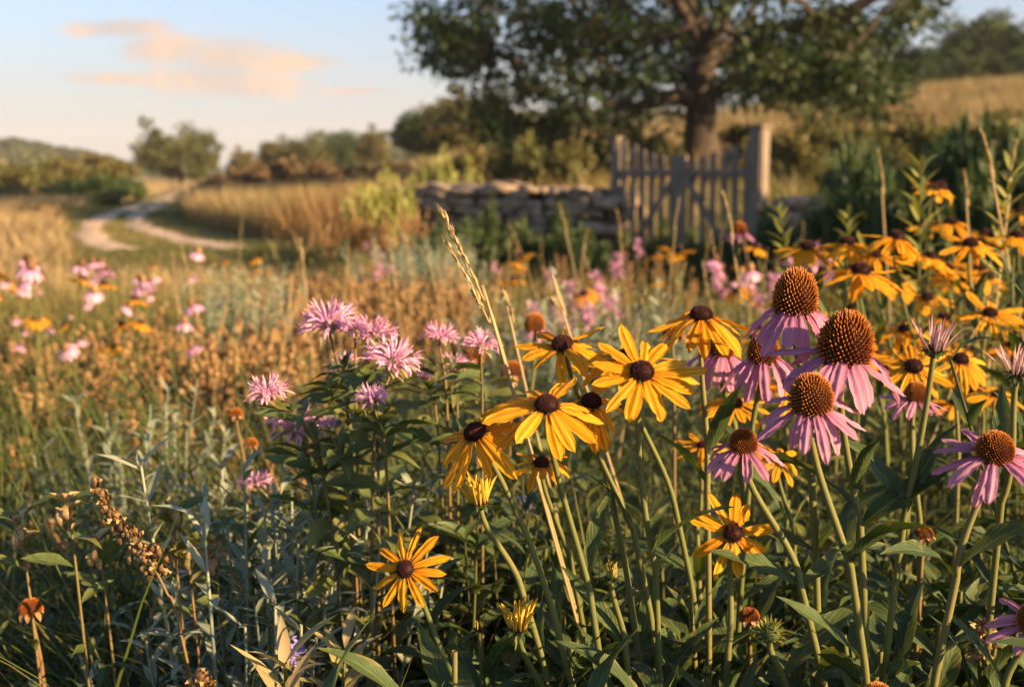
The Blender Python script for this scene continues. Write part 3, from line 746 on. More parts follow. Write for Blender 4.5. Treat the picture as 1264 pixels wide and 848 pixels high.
# dry sunlit grass of the fields: left of the road, the tall patch right of it, the hill on the right
x, y = area(6000, 9.5, 30, .3, 1.0, -.8, -.40); grass('meadow_grass', x, y, .15, .42, .02, M_grass, 4, .45)
x, y = area(12000, 9.5, 30, .3, 1.0, -.8, -.40); grass('russet_field_grass', x, y, .15, .45, .022, M_russet, 4, .45)
x, y = area(18000, 9.5, 30, .3, 1.0, -.8, -.40); grass('dry_field_grass', x, y, .2, .48, .022, M_dry, 4, .45)
x, y = area(9000, 7.5, 13, .5, 1.0, -.6, -.12); grass('dry_field_grass', x, y, .15, .36, .014, M_dry, 4, .45)
def verge(x, y, lo): return (road_dist(x, y) > lo) & (road_dist(x, y + 2.2) > 1.2) & (road_dist(x, y + 4) > 1.0) & (road_dist(x, y + 6) > .8)
x, y = area(40000, 15, 62, 3, 1.0, -.62, -.27); ok = verge(x, y, 1.3)
grass('dry_field_grass', x, y, .2, .6, .03, M_dry, 3, .5, ok)
x, y = area(26000, 15, 50, 3, 1.0, -.62, -.25); ok = verge(x, y, 1.3)
grass('russet_field_grass', x, y, .15, .5, .03, M_russet, 3, .5, ok)
x, y = area(90000, 15, 62, 2, 1.0, -.5, -.2); rd = road_dist(x, y); ok = (rd > .2 + .14 * R.random(len(x))) & (rd < 2.6)
grass('verge_grass', x, y, .03, .11, .03, M_grass, 3, .5, ok)
x, y = area(26000, 21.5, 36, .5, 1.0, -.29, -.085); ok = road_dist(x, y) > 1.3
grass('tall_dry_grass', x, y, .5, 1.0, .022, M_dry, 4, .35, ok)
x, y = area(9000, 17.5, 34, .5, 1.0, -.20, -.07); ok = road_dist(x, y) > 1.3
grass('russet_field_grass', x, y, .4, 1.0, .022, M_russet, 4, .35, ok)
x, y = area(22000, 14, 27, 2, 1.0, -.06, .62); grass('meadow_grass', x, y, .3, .8, .035, M_grass, 3, .45)
x, y = area(60000, 20, 82, 2, 1.0, -.10, .62); grass('hill_grass', x, y, .35, .95, .045, M_hill, 3, .4)
x, y = area(14000, 17, 60, 2, 1.0, -.05, .62); ok = (np.sin(x * .33 + 1) * np.cos(y * .21) > .1)
grass('russet_field_grass', x, y, .4, 1.0, .045, M_russet, 3, .4, ok)
x, y = area(9000, 36, 110, 4, 1.0, -.34, -.05); ok = road_dist(x, y) > 1.3
grass('dry_field_grass', x, y, .3, .8, .06, M_dry, 3, .4, ok)

# ------------------------------------------------------------------ prototypes of meadow plants
def herb_proto(h, pairs, L, Wd, mleaf, mstem=None, branch=0, n=6, curl=(.3, 1.2), spread=1.0, z0=.25, bunch=1.0, seed=0):
    g = G(); gs = G(); stems = []
    for b in range(1 + branch):
        a = R.uniform(0, 6.28); o = np.array([math.cos(a), math.sin(a), 0]) * (.02 if b == 0 else .10) * R.uniform(.6, 1.2)
        hh = h * (1 if b == 0 else R.uniform(.6, .92))
        c = spline([[0, 0, 0], o * .5 + [0, 0, hh * .5], o * 1.5 + [0, 0, hh]], 10)
        tube(gs, c, np.linspace(.0032, .0012, 10), mstem or M_herbstem, 5); stems.append((c, hh))
    Bp, D, Nn, Ls = [], [], [], []
    for c, hh in stems:
        for i in range(pairs):
            f = z0 + (1 - z0) * (i / max(pairs - 1, 1)) ** bunch; p = np.array([np.interp(f, np.linspace(0, 1, 10), c[:, k]) for k in range(3)])
            a0 = i * 1.57 + R.normal(0, .35); up = .35 + .9 * f ** 2
            for k in (0, math.pi):
                a = a0 + k + R.normal(0, .2); Bp.append(p); D.append((math.cos(a) * spread, math.sin(a) * spread, up)); Nn.append((-math.cos(a) * up, -math.sin(a) * up, 1.0))
                Ls.append(L * (1.1 - .62 * f) * R.uniform(.75, 1.2))
    Ls = np.array(Ls)
    g.grids(blades(Bp, np.array(D), np.array(Nn), Ls, Wd * Ls / L * R.uniform(.8, 1.2, len(Ls)), R.uniform(*curl, len(Ls)), PROF_LANCE, n, 3, .3, twist=R.normal(0, .35, len(Ls))), mleaf)
    return gs, g
def join(*gs):
    o = G()
    for s in gs:
        V, Q, A, M = s.arrays(); mm = np.array([o.mi(m) for m in s.mats])[M]
        o.V.append(V); o.A.append(A); o.Q.append(Q + o.n); o.M.append(mm); o.n += len(V)
    return o
def seed_stalk(h, dens, mseed, br=3):
    g = G(); C = []
    for b in range(br + 1):
        a = R.uniform(0, 6.28); z = h * (0 if b == 0 else R.uniform(.35, .6)); hh = h if b == 0 else z + h * R.uniform(.25, .42)
        e = np.array([math.cos(a), math.sin(a), 0]) * (.02 if b == 0 else .05 * R.uniform(.6, 1.4))
        c = spline([[0, 0, z], e * .7 + [0, 0, z + (hh - z) * .5], e * 1.2 + [0, 0, hh]], 8); tube(g, c, np.linspace(.0028, .001, 8), M_brownstem, 4)
        for k in range(dens):
            f = R.uniform(.42 if b == 0 else .2, 1); p = np.array([np.interp(f, np.linspace(0, 1, 8), c[:, i]) for i in range(3)]); C.append(p + R.normal(0, .0065, 3) * (1.15 - f * .6))
    g.grids(ball(C, R.uniform(.005, .0105, len(C)), 4, 5, (1, 1, 1), .4), mseed)
    return g
PH = [herb_proto(.66 * R.uniform(.85, 1.15), 13, .085, .024, m, None, 1, 4) for m in (M_herb, M_herb, M_herb, M_yshoot)]
PHM = [join(*p) for p in PH]

# undergrowth: the mass of leafy stems too many to count, behind and below the single plants
def undergrowth(n, y0, y1, smin, smax, protos, name='undergrowth', keepf=None, x0=-.5, x1=.5, margin=.6):
    g = G()
    for pr in protos:
        x, y = area(n // len(protos), y0, y1, margin, 1.0, x0, x1)
        if keepf is not None: k = keepf(x, y); x, y = x[k], y[k]
        s = R.uniform(smin, smax, len(x))
        g.scatter(pr, np.stack([x, y, H(x, y) - .03], -1), R.uniform(0, 6.28, len(x)), s, tilt=R.normal(0, .16, (len(x), 2)))
    return tag(new(name, g.mesh(name)), kind='stuff')
lowp = [join(*herb_proto(.66, 6, .11, .03, M_herb, None, 0, 3)), join(*herb_proto(.6, 7, .09, .018, M_yshoot, None, 1, 3)), join(*herb_proto(.6, 7, .09, .02, M_herb, None, 1, 3))]
undergrowth(1500, .9, 3.2, .6, 1.02, PHM[:3] + lowp[:1], margin=.5)
undergrowth(520, 1.05, 2.3, .75, 1.08, lowp[:1] + PHM[:2], margin=.3, x0=-.5, x1=.12)
TANP = [join(*herb_proto(.66, 8, .06, .014, m, None, 1, 3)) for m in (M_bract, M_tan, M_yshoot)]
undergrowth(800, 2.6, 8, .7, 1.1, TANP, margin=.5, x0=-.5, x1=.05)
undergrowth(300, 3.5, 8, .7, 1.0, TANP, margin=.5, x0=.0, x1=.5)
undergrowth(1500, 3.0, 7.5, .55, .92, lowp, margin=1)
undergrowth(1900, 7.0, 14, .4, .72, lowp, margin=1, keepf=lambda x, y: (x / y > -.16) | (R.random(len(x)) < .3))

# meadow beyond the right edge: unseen, added tall and thick to block low sun
g = G()
for pr in PHM[:3] + lowp[:1]:
    y = R.uniform(-1.2, 6.5, 330); x = .45 * np.maximum(y, .3) + R.uniform(.12, 1.0, 330) ** 1.5 * 2.2
    g.scatter(pr, np.stack([x, y, H(x, y) - .03], -1), R.uniform(0, 6.28, 330), R.uniform(1.15, 1.55, 330), tilt=R.normal(0, .16, (330, 2)))
tag(new('undergrowth', g.mesh('undergrowth')), kind='stuff')

# ------------------------------------------------------------------ single meadow plants
def multi(name, label, cat, group, protos, spots, rz=None):
    """one thing with stem and foliage per kind, then copies"""
    P = []
    for gs, gl in protos:
        t = thing(name, (0, 0, 0), label, cat, group); new('stem', gs.mesh('stem'), t)
        if gl is not None: new(*gl[:1], gl[1].mesh(gl[0]), t)
        P.append(t)
    for i, (x, y, s) in enumerate(spots):
        o = P[i] if i < len(P) else copy_tree(P[i % len(P)])
        put(o, (x, y, float(H(x, y)) - .02), R.uniform(0, 6.28), s, (R.normal(0, .09), R.normal(0, .09)))
def single(name, label, cat, group, protos, spots):
    ms = [p.mesh(name) for p in protos]
    for i, (x, y, s) in enumerate(spots):
        o = new(name, ms[i % len(ms)]); tag(o, label, cat, group)
        put(o, (x, y, float(H(x, y)) - .02), R.uniform(0, 6.28), s, (R.normal(0, .1), R.normal(0, .1)))
def patch(px0, px1, d0, d1, n, s0=.85, s1=1.15):
    out = []
    for _ in range(n):
        d = math.sqrt(R.uniform(d0 * d0, d1 * d1)); q = at(R.uniform(px0, px1), 400, d); out.append((q[0], d, R.uniform(s0, s1)))
    return out
def by_top(px, py, d, h):
    """spot and scale for a plant of height h whose tip shows at (px, py)"""
    q = at(px, py, d); return (q[0], d, (q[2] - float(H(q[0], d)) + .02) / h)
PL = [herb_proto(.80, 15, .10, .028, m, None, b, 6) for m, b in ((M_balmleaf, 1), (M_herb, 2), (M_balmleaf, 2), (M_herb, 1), (M_balmleaf, 0), (M_herb, 2))]
sp = []
for _ in range(250):
    d = math.sqrt(R.uniform(1.12 ** 2, 3.2 ** 2)); px = R.uniform(-150, 1400); q = at(px, 400, d)
    top = .74 + .05 * math.sin(px * .011) + R.normal(0, .06) + (.07 if 380 < px < 640 and d < 1.9 else 0) - (.10 if px < 330 else 0)
    if d < 1.3: top = min(top, .86)
    sp.append((q[0], d, top / .8))
for _ in range(34):
    d = R.uniform(1.2, 1.7); q = at(R.uniform(370, 680), 400, d); sp.append((q[0], d, R.uniform(.80, .93) / .8))
multi('leafy_herb', 'flowerless leafy green stem in the undergrowth between the flowers', 'plant', 'leafy stems between the flowers', [(a, ('foliage', b)) for a, b in PL], sp)

# brown seed stalks of the left middle ground
SS = [(lambda g_: (g_, None))(seed_stalk(.75, 34, M_seed, 5)) for _ in range(5)]
SSM = [s[0] for s in SS]
single('brown_seed_stalk', 'brown seed-covered stalk in the rusty patch left of the pink bee balm', 'seed stalk', 'brown seed stalks left of the bee balm', SSM, patch(165, 360, 2.0, 4.2, 100, .82, 1.06))
single('brown_seed_stalk', 'rusty seed stalk in the dense orange-brown patch above the bee balm', 'seed stalk', 'rusty seed stalks above the bee balm', SSM, patch(350, 570, 4.0, 6.6, 120, .78, 1.0))
single('brown_seed_stalk', 'brown seed stalk among the green leaves at the lower left', 'seed stalk', 'brown seed stalks at the lower left', SSM, patch(-60, 330, 1.7, 2.8, 40, .72, .95))
single('brown_seed_stalk', 'thin brown seed stalk in the hazy meadow before the stone wall', 'seed stalk', 'seed stalks before the stone wall', SSM, patch(540, 960, 5.5, 9.5, 40, .7, .95))
single('brown_seed_stalk', 'reddish seed stalk standing in the grass below the yellow-green bushes', 'seed stalk', 'reddish stalks below the yellow-green bushes', SSM, patch(400, 520, 11, 13.5, 30, 1.0, 1.3))

# the rest of the rusty stalks, too many to count
def stalk_mass(spots):
    g = G(); S_ = np.array(spots)
    for i, pr in enumerate(SSM):
        s = S_[i::len(SSM)]; g.scatter(pr, np.stack([s[:, 0], s[:, 1], H(s[:, 0], s[:, 1]) - .02], -1), R.uniform(0, 6.28, len(s)), s[:, 2], tilt=R.normal(0, .14, (len(s), 2)))
    tag(new('seed_stalk_mass', g.mesh('seed_stalk_mass')), kind='stuff')
stalk_mass(patch(60, 380, 2.6, 5.0, 85, .75, 1.0) + patch(330, 580, 4.0, 7.0, 120, .75, 1.02) + patch(-100, 200, 2.6, 5.2, 34, .7, .95) + patch(180, 560, 7, 10, 50, .5, .75))
# silvery plants
def silver(h, st, L=.029):
    g = G(); gs = G(); B, D, N_, Ls = [], [], [], []
    for k in range(st):
        a = R.uniform(0, 6.28); e = np.array([math.cos(a), math.sin(a), 0]) * R.uniform(.01, .10); hh = h * R.uniform(.65, 1)
        c = spline([[0, 0, 0], e * .7 + [0, 0, hh * .5], e * 1.2 + [0, 0, hh]], 10); tube(gs, c, np.linspace(.003, .001, 10), M_silver, 4)
        for i in range(56):
            f = R.uniform(.2, 1); p = np.array([np.interp(f, np.linspace(0, 1, 10), c[:, j]) for j in range(3)]); a = R.uniform(0, 6.28)
            B.append(p); D.append((math.cos(a), math.sin(a), R.uniform(.4, 1.3))); N_.append((-math.cos(a), -math.sin(a), .8)); Ls.append(L * R.uniform(.6, 1.3))
    Ls = np.array(Ls); g.grids(blades(B, np.array(D), np.array(N_), Ls, Ls * .22, R.uniform(-.2, .9, len(Ls)), PROF_LANCE, 4, 3, .3), M_silver)
    return gs, ('foliage', g)
SV = [silver(.62, 6) for _ in range(4)]
multi('silver_artemisia', 'silvery grey artemisia stem in the soft clump at the lower left', 'plant', 'silver artemisia at the lower left', SV,
      [by_top(R.uniform(262, 385), R.uniform(572, 660), R.uniform(1.15, 1.4), .62) for _ in range(14)])
multi('silver_artemisia', 'silvery grey artemisia stem among the brown stalks at the left', 'plant', 'silver artemisia among the brown stalks', SV,
      [by_top(R.uniform(110, 205), R.uniform(410, 600), R.uniform(1.8, 2.5), .62) for _ in range(9)])
multi('silver_artemisia', 'pale sage-green mound in the hazy band above the rusty seed stalks', 'plant', 'pale sage mounds above the rusty stalks', SV,
      [by_top(R.uniform(455, 600), R.uniform(284, 318), R.uniform(6.8, 8.5), .62) for _ in range(46)] + [by_top(R.uniform(230, 380), R.uniform(318, 370), R.uniform(4.6, 6.5), .62) for _ in range(26)])
multi('silver_artemisia', 'dusty green stem in the blurred middle of the meadow below the distant pink flowers', 'plant', 'dusty green stems in the middle of the meadow', SV,
      [by_top(R.uniform(600, 900), R.uniform(340, 420), R.uniform(3.0, 5.0), .62) for _ in range(50)])

# leafy yellow-green shoots at the upper right and thin dry stalks
def shoot(h, mleaf=M_yshoot):
    g = G(); gs = G(); c = spline([[0, 0, 0], [.01, .01, h * .5], [.03, -.01, h]], 12); tube(gs, c, np.linspace(.005, .0018, 12), M_stem, 5)
    B, D, N_, Ls = [], [], [], []
    for i in range(64):
        f = .35 + .65 * (i / 63) ** .8; p = np.array([np.interp(f, np.linspace(0, 1, 12), c[:, j]) for j in range(3)]); a = i * 2.4
        B.append(p); up = .35 + 1.2 * max(0, f - .6) * 2; D.append((math.cos(a), math.sin(a), up)); N_.append((-math.cos(a), -math.sin(a), 1)); Ls.append(.085 * (1.25 - .55 * f) * R.uniform(.8, 1.2))
    Ls = np.array(Ls); g.grids(blades(B, np.array(D), np.array(N_), Ls, Ls * .2, R.uniform(.1, 1.0, 64), PROF_LANCE, 5, 3, .3), mleaf)
    return gs, ('foliage', g)
SH = [shoot(1.2) for _ in range(3)]
for (px, py, d, lab) in [(1160, 206, 2.4, 'tall yellow-green leafy shoot above the yellow blooms at the upper right'), (1234, 214, 2.2, 'broad leafy shoot beside the right edge, above the yellow blooms'), (1022, 268, 3.0, 'short pale leafy shoot left of the dark-backed yellow blooms'),
                         (1050, 252, 3.2, 'slender leafy shoot reaching out of the dark thicket above the yellow blooms'), (1105, 300, 2.9, 'low leafy shoot behind the yellow blooms')]:
    multi('leafy_shoot', lab, 'plant', None, SH[:1], [by_top(px, py, d, 1.2)]); SH = SH[1:] + SH[:1]
multi('leafy_shoot', 'leafy green stem standing among the blurred yellow blooms on the right', 'plant', 'leafy stems among the yellow blooms', SH, [by_top(R.uniform(960, 1290), R.uniform(330, 470), R.uniform(1.9, 3.6), 1.2) for _ in range(22)])

def grass_stalk(h, lean, r=.0016, head=.3):
    g = G(); c = spline([[0, 0, 0], [lean * .25, 0, h * .5], [lean, 0, h]], 16); tube(g, c, np.linspace(r * 1.3, r * .7, 16), M_straw, 5)
    B, D, N_ = [], [], []
    for i in range(46):
        f = 1 - head * R.random(); p = np.array([np.interp(f, np.linspace(0, 1, 16), c[:, j]) for j in range(3)]); a = R.uniform(0, 6.28)
        B.append(p); D.append((math.cos(a) * .25 + lean, math.sin(a) * .25, 1)); N_.append((-math.cos(a), -math.sin(a), .2))
    g.grids(blades(B, np.array(D), np.array(N_), R.uniform(.012, .022, 46), .0035, .1, PROF_LANCE, 3, 3, .6), M_straw)
    return g
def stalk_at(pxt, pyt, pxb, pyb, d, label, r=.0016, cat='grass stalk', group=None, head=.3):
    """a dry stalk from its tip in the picture through a lower point of it to the ground"""
    a, b = at(pxt, pyt, d), at(pxb, pyb, d); v = b - a; gx_ = a + v * ((a[2]) / max(a[2] - b[2], .05))
    base = np.array([np.clip(gx_[0], a[0] - .35, a[0] + .35), d, float(H(gx_[0], d))])
    t = thing('dry_grass_stalk', base, label, cat, group)
    g = G(); c = spline([[0, 0, 0], b - base, (a + b) / 2 - base + np.array([.004 * (1 if v[0] > 0 else -1), 0, .006]), a - base], 24)
    tube(g, c, np.linspace(r * 1.3, r * .6, 24), M_straw, 6); new('stem', g.mesh('stem'), t)
    B, D, N_ = [], [], []; tt = unit(np.gradient(c, axis=0))
    for i in range(60):
        k = 23 - R.random() * 23 * head; p = np.array([np.interp(k, np.arange(24), c[:, j]) for j in range(3)]); td = tt[int(k)]
        s_ = unit(R.normal(0, 1, 3)); B.append(p); D.append(td + s_ * .3); N_.append(s_)
    g = G(); g.grids(blades(B, np.array(D), np.array(N_), R.uniform(.008, .018, 60), .003, .1, PROF_LANCE, 3, 3, .6), M_straw); new('seed_head', g.mesh('seed_head'), t)
for s in [(548, 266, 632, 480, 1.15, 'tall straw grass stalk leaning left above the pink bee balm, longest of the dry stalks'), (553, 300, 640, 500, 1.18, 'second straw stalk bowing beside the longest leaning stalk', .0012),
          (622, 365, 640, 440, 1.5, 'short straw stalk between the leaning stalks and the top yellow bloom'), (686, 375, 704, 415, 1.5, 'straw seed head standing just behind the petals of the upper yellow bloom'),
          (893, 240, 912, 350, 2.4, 'pale straw stalk crossing in front of the wooden gate'), (690, 252, 706, 320, 4.2, 'straw stalk in front of the stone wall, tilted left'), (762, 262, 768, 320, 4.0, 'upright straw stalk at the left foot of the gate'),
          (838, 248, 830, 320, 3.6, 'straw stalk leaning right in front of the gate brace'), (725, 285, 718, 330, 4.4, 'short straw stalk between wall and gate'), (795, 362, 786, 420, 2.2, 'rusty-tipped grass stalk behind the side-on yellow bloom'),
          (1228, 356, 1190, 440, 1.9, 'dry stalk leaning across the yellow blooms at the right'), (1212, 163, 1236, 280, 2.1, 'dry brown stalk bending over the leafy shoots, topmost at the upper right', .0022), (1190, 214, 1196, 300, 2.3, 'thin dry stalk between the two tall leafy shoots', .0018), (1254, 178, 1240, 290, 2.15, 'dry stalk leaning right beside the broad leafy shoot', .002), (1085, 190, 1092, 290, 2.8, 'dry stalk before the dark thicket, left of the tall leafy shoot', .002)]:
    stalk_at(*s[:5], s[5], *(s[6:] or ()))
single('dry_grass_stalk', 'thin straw grass stalk rising from the blurred middle meadow', 'grass stalk', 'straw stalks in the middle meadow', [grass_stalk(.8, l) for l in (.1, -.12, .2, -.05)],
       [by_top(R.uniform(200, 1000), R.uniform(268, 400), R.uniform(3.2, 8.5), .8) for _ in range(85)])
single('dry_grass_stalk', 'pale straw stalk among the green leaves at the lower left', 'grass stalk', 'straw stalks at the lower left', [grass_stalk(.8, l, .0013, .15) for l in (.15, -.2, .3)],
       [by_top(R.uniform(-40, 420), R.uniform(640, 840), R.uniform(1.3, 2.2), .8) for _ in range(12)])
# ------------------------------------------------------------------ flowers: shared petals, then every bloom
def petal_set(name, mat, prof, Lw, m, ridge, fold, notch, curls, n=11):
    out = []
    for k, cu in enumerate(curls):
        g = G(); g.grids(blades([[0, 0, 0]], [[1, 0, 0]], [[0, 0, 1]], 1.0, Lw * R.uniform(.88, 1.1), cu, prof, n, m, fold, twist=R.normal(0, .22), ridge=ridge, wav=.12, notch=notch), mat, R.random())
        # sideways bend, so that no two petals lie alike
        if k % 3 == 1 and n == 11:          # a nick eaten out of the edge
            W_ = g.V[0].reshape(n, m, 3); i = int(R.integers(5, n - 1)); e = R.choice([0, m - 1]); s_ = 1 if e == 0 else -1
            W_[i, e] = W_[i, e + 2 * s_]; W_[i, e + s_] = W_[i, e + 2 * s_]; W_[i - 1, e] = (W_[i - 1, e] + W_[i - 1, e + s_]) / 2
        V = g.V[0]; V[:, 1] += R.normal(0, .05) * V[:, 0] ** 2; out.append(g.mesh(name))
    return out
P_SUSAN = petal_set('petal', M_susan, PROF_SUSAN, .28, 9, .10, -.16, .035, [.05, .2, .35, .5, .7, .3, .15, .9, -.15, .45, .6, 1.2, .25, .1])
P_PINK = petal_set('petal', M_pink, PROF_CONE, .29, 9, .11, -.22, .07, [.15, .35, .5, .65, .8, .4, .25, 1.0, .55, .7, .1, 1.25])
P_YOUNG = petal_set('petal', M_palepink, PROF_LANCE, .085, 5, .1, .5, 0, [-.1, .1, -.3, .2])
P_GREEN = petal_set('petal', M_greenbud, PROF_SUSAN, .28, 5, 0, .9, 0, [-.3, -.15, 0])
P_BUD = petal_set('petal', M_bud, PROF_SUSAN, .26, 5, 0, .9, 0, [-.15, 0, .15, -.3])
def fib_dome(Rc, Hc, n, zmin=-.15):
    i = np.arange(n) + .5; z = zmin + (1 - zmin) * (i / n); a = i * 2.39996
    q = np.sqrt(np.clip(1 - z * z, 0, 1)) if zmin >= 0 else np.sqrt(np.clip(1 - np.clip(z, -.9, 1) ** 2, 0, 1))
    P = np.stack([q * np.cos(a) * Rc, q * np.sin(a) * Rc, z * Hc], -1)
    N = unit(np.stack([q * np.cos(a) / Rc, q * np.sin(a) / Rc, z / Hc], -1))
    return P, N
def spikes(g, P, N, L, r, mat, k=4, prof=(1, .8, .10)):
    B = len(P); a = unit(np.cross(N, np.array([.3, .2, 1.0]))); b = np.cross(N, a); ang = np.arange(k) / k * 2 * math.pi
    n = len(prof); L = np.broadcast_to(L, (B,)); out = np.empty((B, n, k, 3))
    for i, pr in enumerate(prof):
        ring = np.cos(ang)[None, :, None] * a[:, None] + np.sin(ang)[None, :, None] * b[:, None]
        out[:, i] = (P + N * (L * i / (n - 1))[:, None])[:, None] + ring * r * pr
    g.grids(out, mat, None, wrap=True)
def dome_core(g, Rc, Hc, mat, zmin=-.5):
    z = np.linspace(zmin, .999, 12); q = np.sqrt(1 - z * z); a = np.arange(20) / 20 * 6.2832
    g.grids(np.stack([q[:, None] * np.cos(a) * Rc, q[:, None] * np.sin(a) * Rc, z[:, None] * Hc * np.ones(20)], -1), mat, .5, wrap=True)
def cone_mesh(Rc, Hc, n=440):
    g = G(); dome_core(g, Rc * .86, Hc * .86, M_core); P, N = fib_dome(Rc * .82, Hc * .82, n, -.28)
    up = unit(N + np.array([0, 0, .28])); up = unit(up + R.normal(0, .05, up.shape))
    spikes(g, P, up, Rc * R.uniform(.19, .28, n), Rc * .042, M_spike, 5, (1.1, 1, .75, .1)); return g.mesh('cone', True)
def disc_mesh(Rc, Hc, n=260):
    g = G(); dome_core(g, Rc * .93, Hc * .93, M_disc); P, N = fib_dome(Rc * .9, Hc * .9, n, -.1)
    spikes(g, P, unit(N + np.array([0, 0, .25])), Rc * R.uniform(.12, .22, n), Rc * .055, M_disc, 4, (1, 1, .35)); return g.mesh('disc', True)
CONES = [cone_mesh(1.0, 1.0, q) for q in (400, 440, 500, 420)]
DISCS = [disc_mesh(1.0, .8), disc_mesh(1.0, .8)]
def sepal_mesh(name, mat, n, L, w, rb):
    g = G(); a = np.arange(n) * 2.39996 + R.normal(0, .1, n); z = -np.arange(n) / n * .25 * rb
    g.grids(blades(np.stack([np.cos(a) * rb * .7, np.sin(a) * rb * .7, z], -1), np.stack([np.cos(a), np.sin(a), R.uniform(-.5, .5, n)], -1), [[0, 0, 1]], L * R.uniform(.7, 1.2, n), w, R.uniform(.2, 1.2, n), PROF_LANCE, 5, 3, .3), mat)
    dome = np.linspace(0, 1, 6); aa = np.arange(12) / 12 * 6.2832; q = np.sin(dome * 1.5) * rb
    g.grids(np.stack([q[:, None] * np.cos(aa), q[:, None] * np.sin(aa), (-.75 * rb + .7 * rb * dome ** 2)[:, None] * np.ones(12)], -1), mat, .5, wrap=True)
    return g.mesh(name)
CALYX = sepal_mesh('sepals', M_leaf, 15, .8, .28, .62)
LEAF_V = []
for k in range(6):
    g = G(); g.grids(blades([[0, 0, 0]], [[1, 0, 0]], [[0, 0, 1]], 1.0, R.uniform(.17, .25), R.uniform(.2, 1.2), PROF_LANCE, 14, 7, .32, curl0=-.25, twist=R.normal(0, .5), wav=.16), M_leaf, R.random()); LEAF_V.append(g.mesh('leaf'))
BLEAF_V = []
for k in range(5):
    g = G(); g.grids(blades([[0, 0, 0]], [[1, 0, 0]], [[0, 0, 1]], 1.0, R.uniform(.24, .32), R.uniform(.3, 1.3), PROF_LEAF, 12, 5, .35, curl0=-.2, twist=R.normal(0, .4), wav=.1), M_balmleaf, R.random()); BLEAF_V.append(g.mesh('leaf'))

def stem_path(head, ax, thr, base, n=26):
    """from the ground through a point seen on the stem up into the flower head"""
    h, thr, base = np.asarray(head, float), np.asarray(thr, float), np.asarray(base, float); ax = np.asarray(Vector(ax).normalized())
    def bez(a, b, c, d, m):
        t = np.linspace(0, 1, m)[:, None]; return a * (1 - t) ** 3 + 3 * b * t * (1 - t) ** 2 + 3 * c * t * t * (1 - t) + d * t ** 3
    t0 = unit(unit(h - thr) + .5 * unit(thr - base)); la, lb = np.linalg.norm(thr - base), np.linalg.norm(h - thr); wob = R.normal(0, .012, 3) * min(1, lb * 4)
    lo = bez(base, base + np.array([0, 0, la * .3]), thr - t0 * la * .35, thr, n // 2); up = bez(thr, thr + t0 * lb * .35 + wob, h - ax * min(.06, lb * .3), h, n // 2 + 1)
    return np.vstack([lo, up[1:]])
def build_stem(t, pts, r0, r1, mat=M_stem, hairs=500, name='stem'):
    g = G(); tube(g, pts, np.linspace(r0, r1, len(pts)), mat, 8)
    if hairs:
        vis = pts[len(pts) // 4:]; k = R.uniform(0, len(vis) - 1.01, hairs); i = k.astype(int); f = (k - i)[:, None]
        p = vis[i] * (1 - f) + vis[i + 1] * f; tg = unit(vis[i + 1] - vis[i]); s_ = unit(np.cross(tg, R.normal(0, 1, (hairs, 3))))
        rr_ = (r0 + (r1 - r0) * (len(pts) // 4 + k) / len(pts))[:, None]
        g.grids(blades(p + s_ * rr_ * .9, s_ + tg * .5 * R.random((hairs, 1)), tg, R.uniform(.0014, .0034, hairs), .00032, .2, PROF_LANCE, 2, 2, 0), M_hair)
    return new(name, g.mesh(name), t)
def leaf_on(t, p, az, up, L, meshes, name='leaf'):
    m = Matrix.Translation(Vector(p)) @ Matrix.Rotation(az, 4, 'Z') @ Matrix.Rotation(-up, 4, 'Y') @ Matrix.Rotation(R.normal(0, .3), 4, 'X') @ Matrix.Diagonal((L, L * R.uniform(.85, 1.15), L, 1))
    return new(name, random.choice(meshes), t, m)
def ring(t, hm, r, n, L, e0, e1, meshes, jit=.12, lj=.12, wscale=1.0, name='petal', skip=0.0, eps=.1, edir=None):
    """petals round a head: e0..e1 the range of their tilt above the disc's plane; edir lifts those pointing one way"""
    ph0 = R.uniform(0, 6.28)
    for k in range(n):
        if R.random() < skip: continue
        a = ph0 + k / n * 6.283 + R.normal(0, jit); el = R.uniform(min(e0, e1), max(e0, e1))
        if edir: el += edir[1] * math.cos(a - edir[0])
        l = L * (1 + R.normal(0, lj)); z = (-.12 if k % 2 else 0) * r
        m = hm @ Matrix.Rotation(a, 4, 'Z') @ Matrix.Translation((r * .72, 0, z)) @ Matrix.Rotation(-el, 4, 'Y') @ Matrix.Rotation(R.normal(0, eps), 4, 'X') @ Matrix.Diagonal((l, L * wscale * R.uniform(.9, 1.12), l, 1))
        new(name, random.choice(meshes), t, m)
def px2m(px, d): return px * d / FPX
def stem_base(P, thr):
    v = thr - P; k = (thr[2]) / max(P[2] - thr[2], .12); k = min(k, 1.6)
    b = thr + v * k * .7; b[0] = np.clip(b[0], P[0] - .4, P[0] + .4); b[1] = np.clip(b[1], P[1] - .25, P[1] + .35); b[2] = 0.0
    return b
def leaves_along(t, pts, f0, f1, n, L, meshes, up=(.3, 1.0)):
    a = R.uniform(0, 6.28)
    for i in range(n):
        f = f0 + (f1 - f0) * (i + R.random() * .7) / n; k = f * (len(pts) - 1); p = pts[int(k)]
        leaf_on(t, p, a + i * 2.4 + R.normal(0, .3), R.uniform(*up), L * (1.15 - .5 * f) * R.uniform(.75, 1.2), meshes)

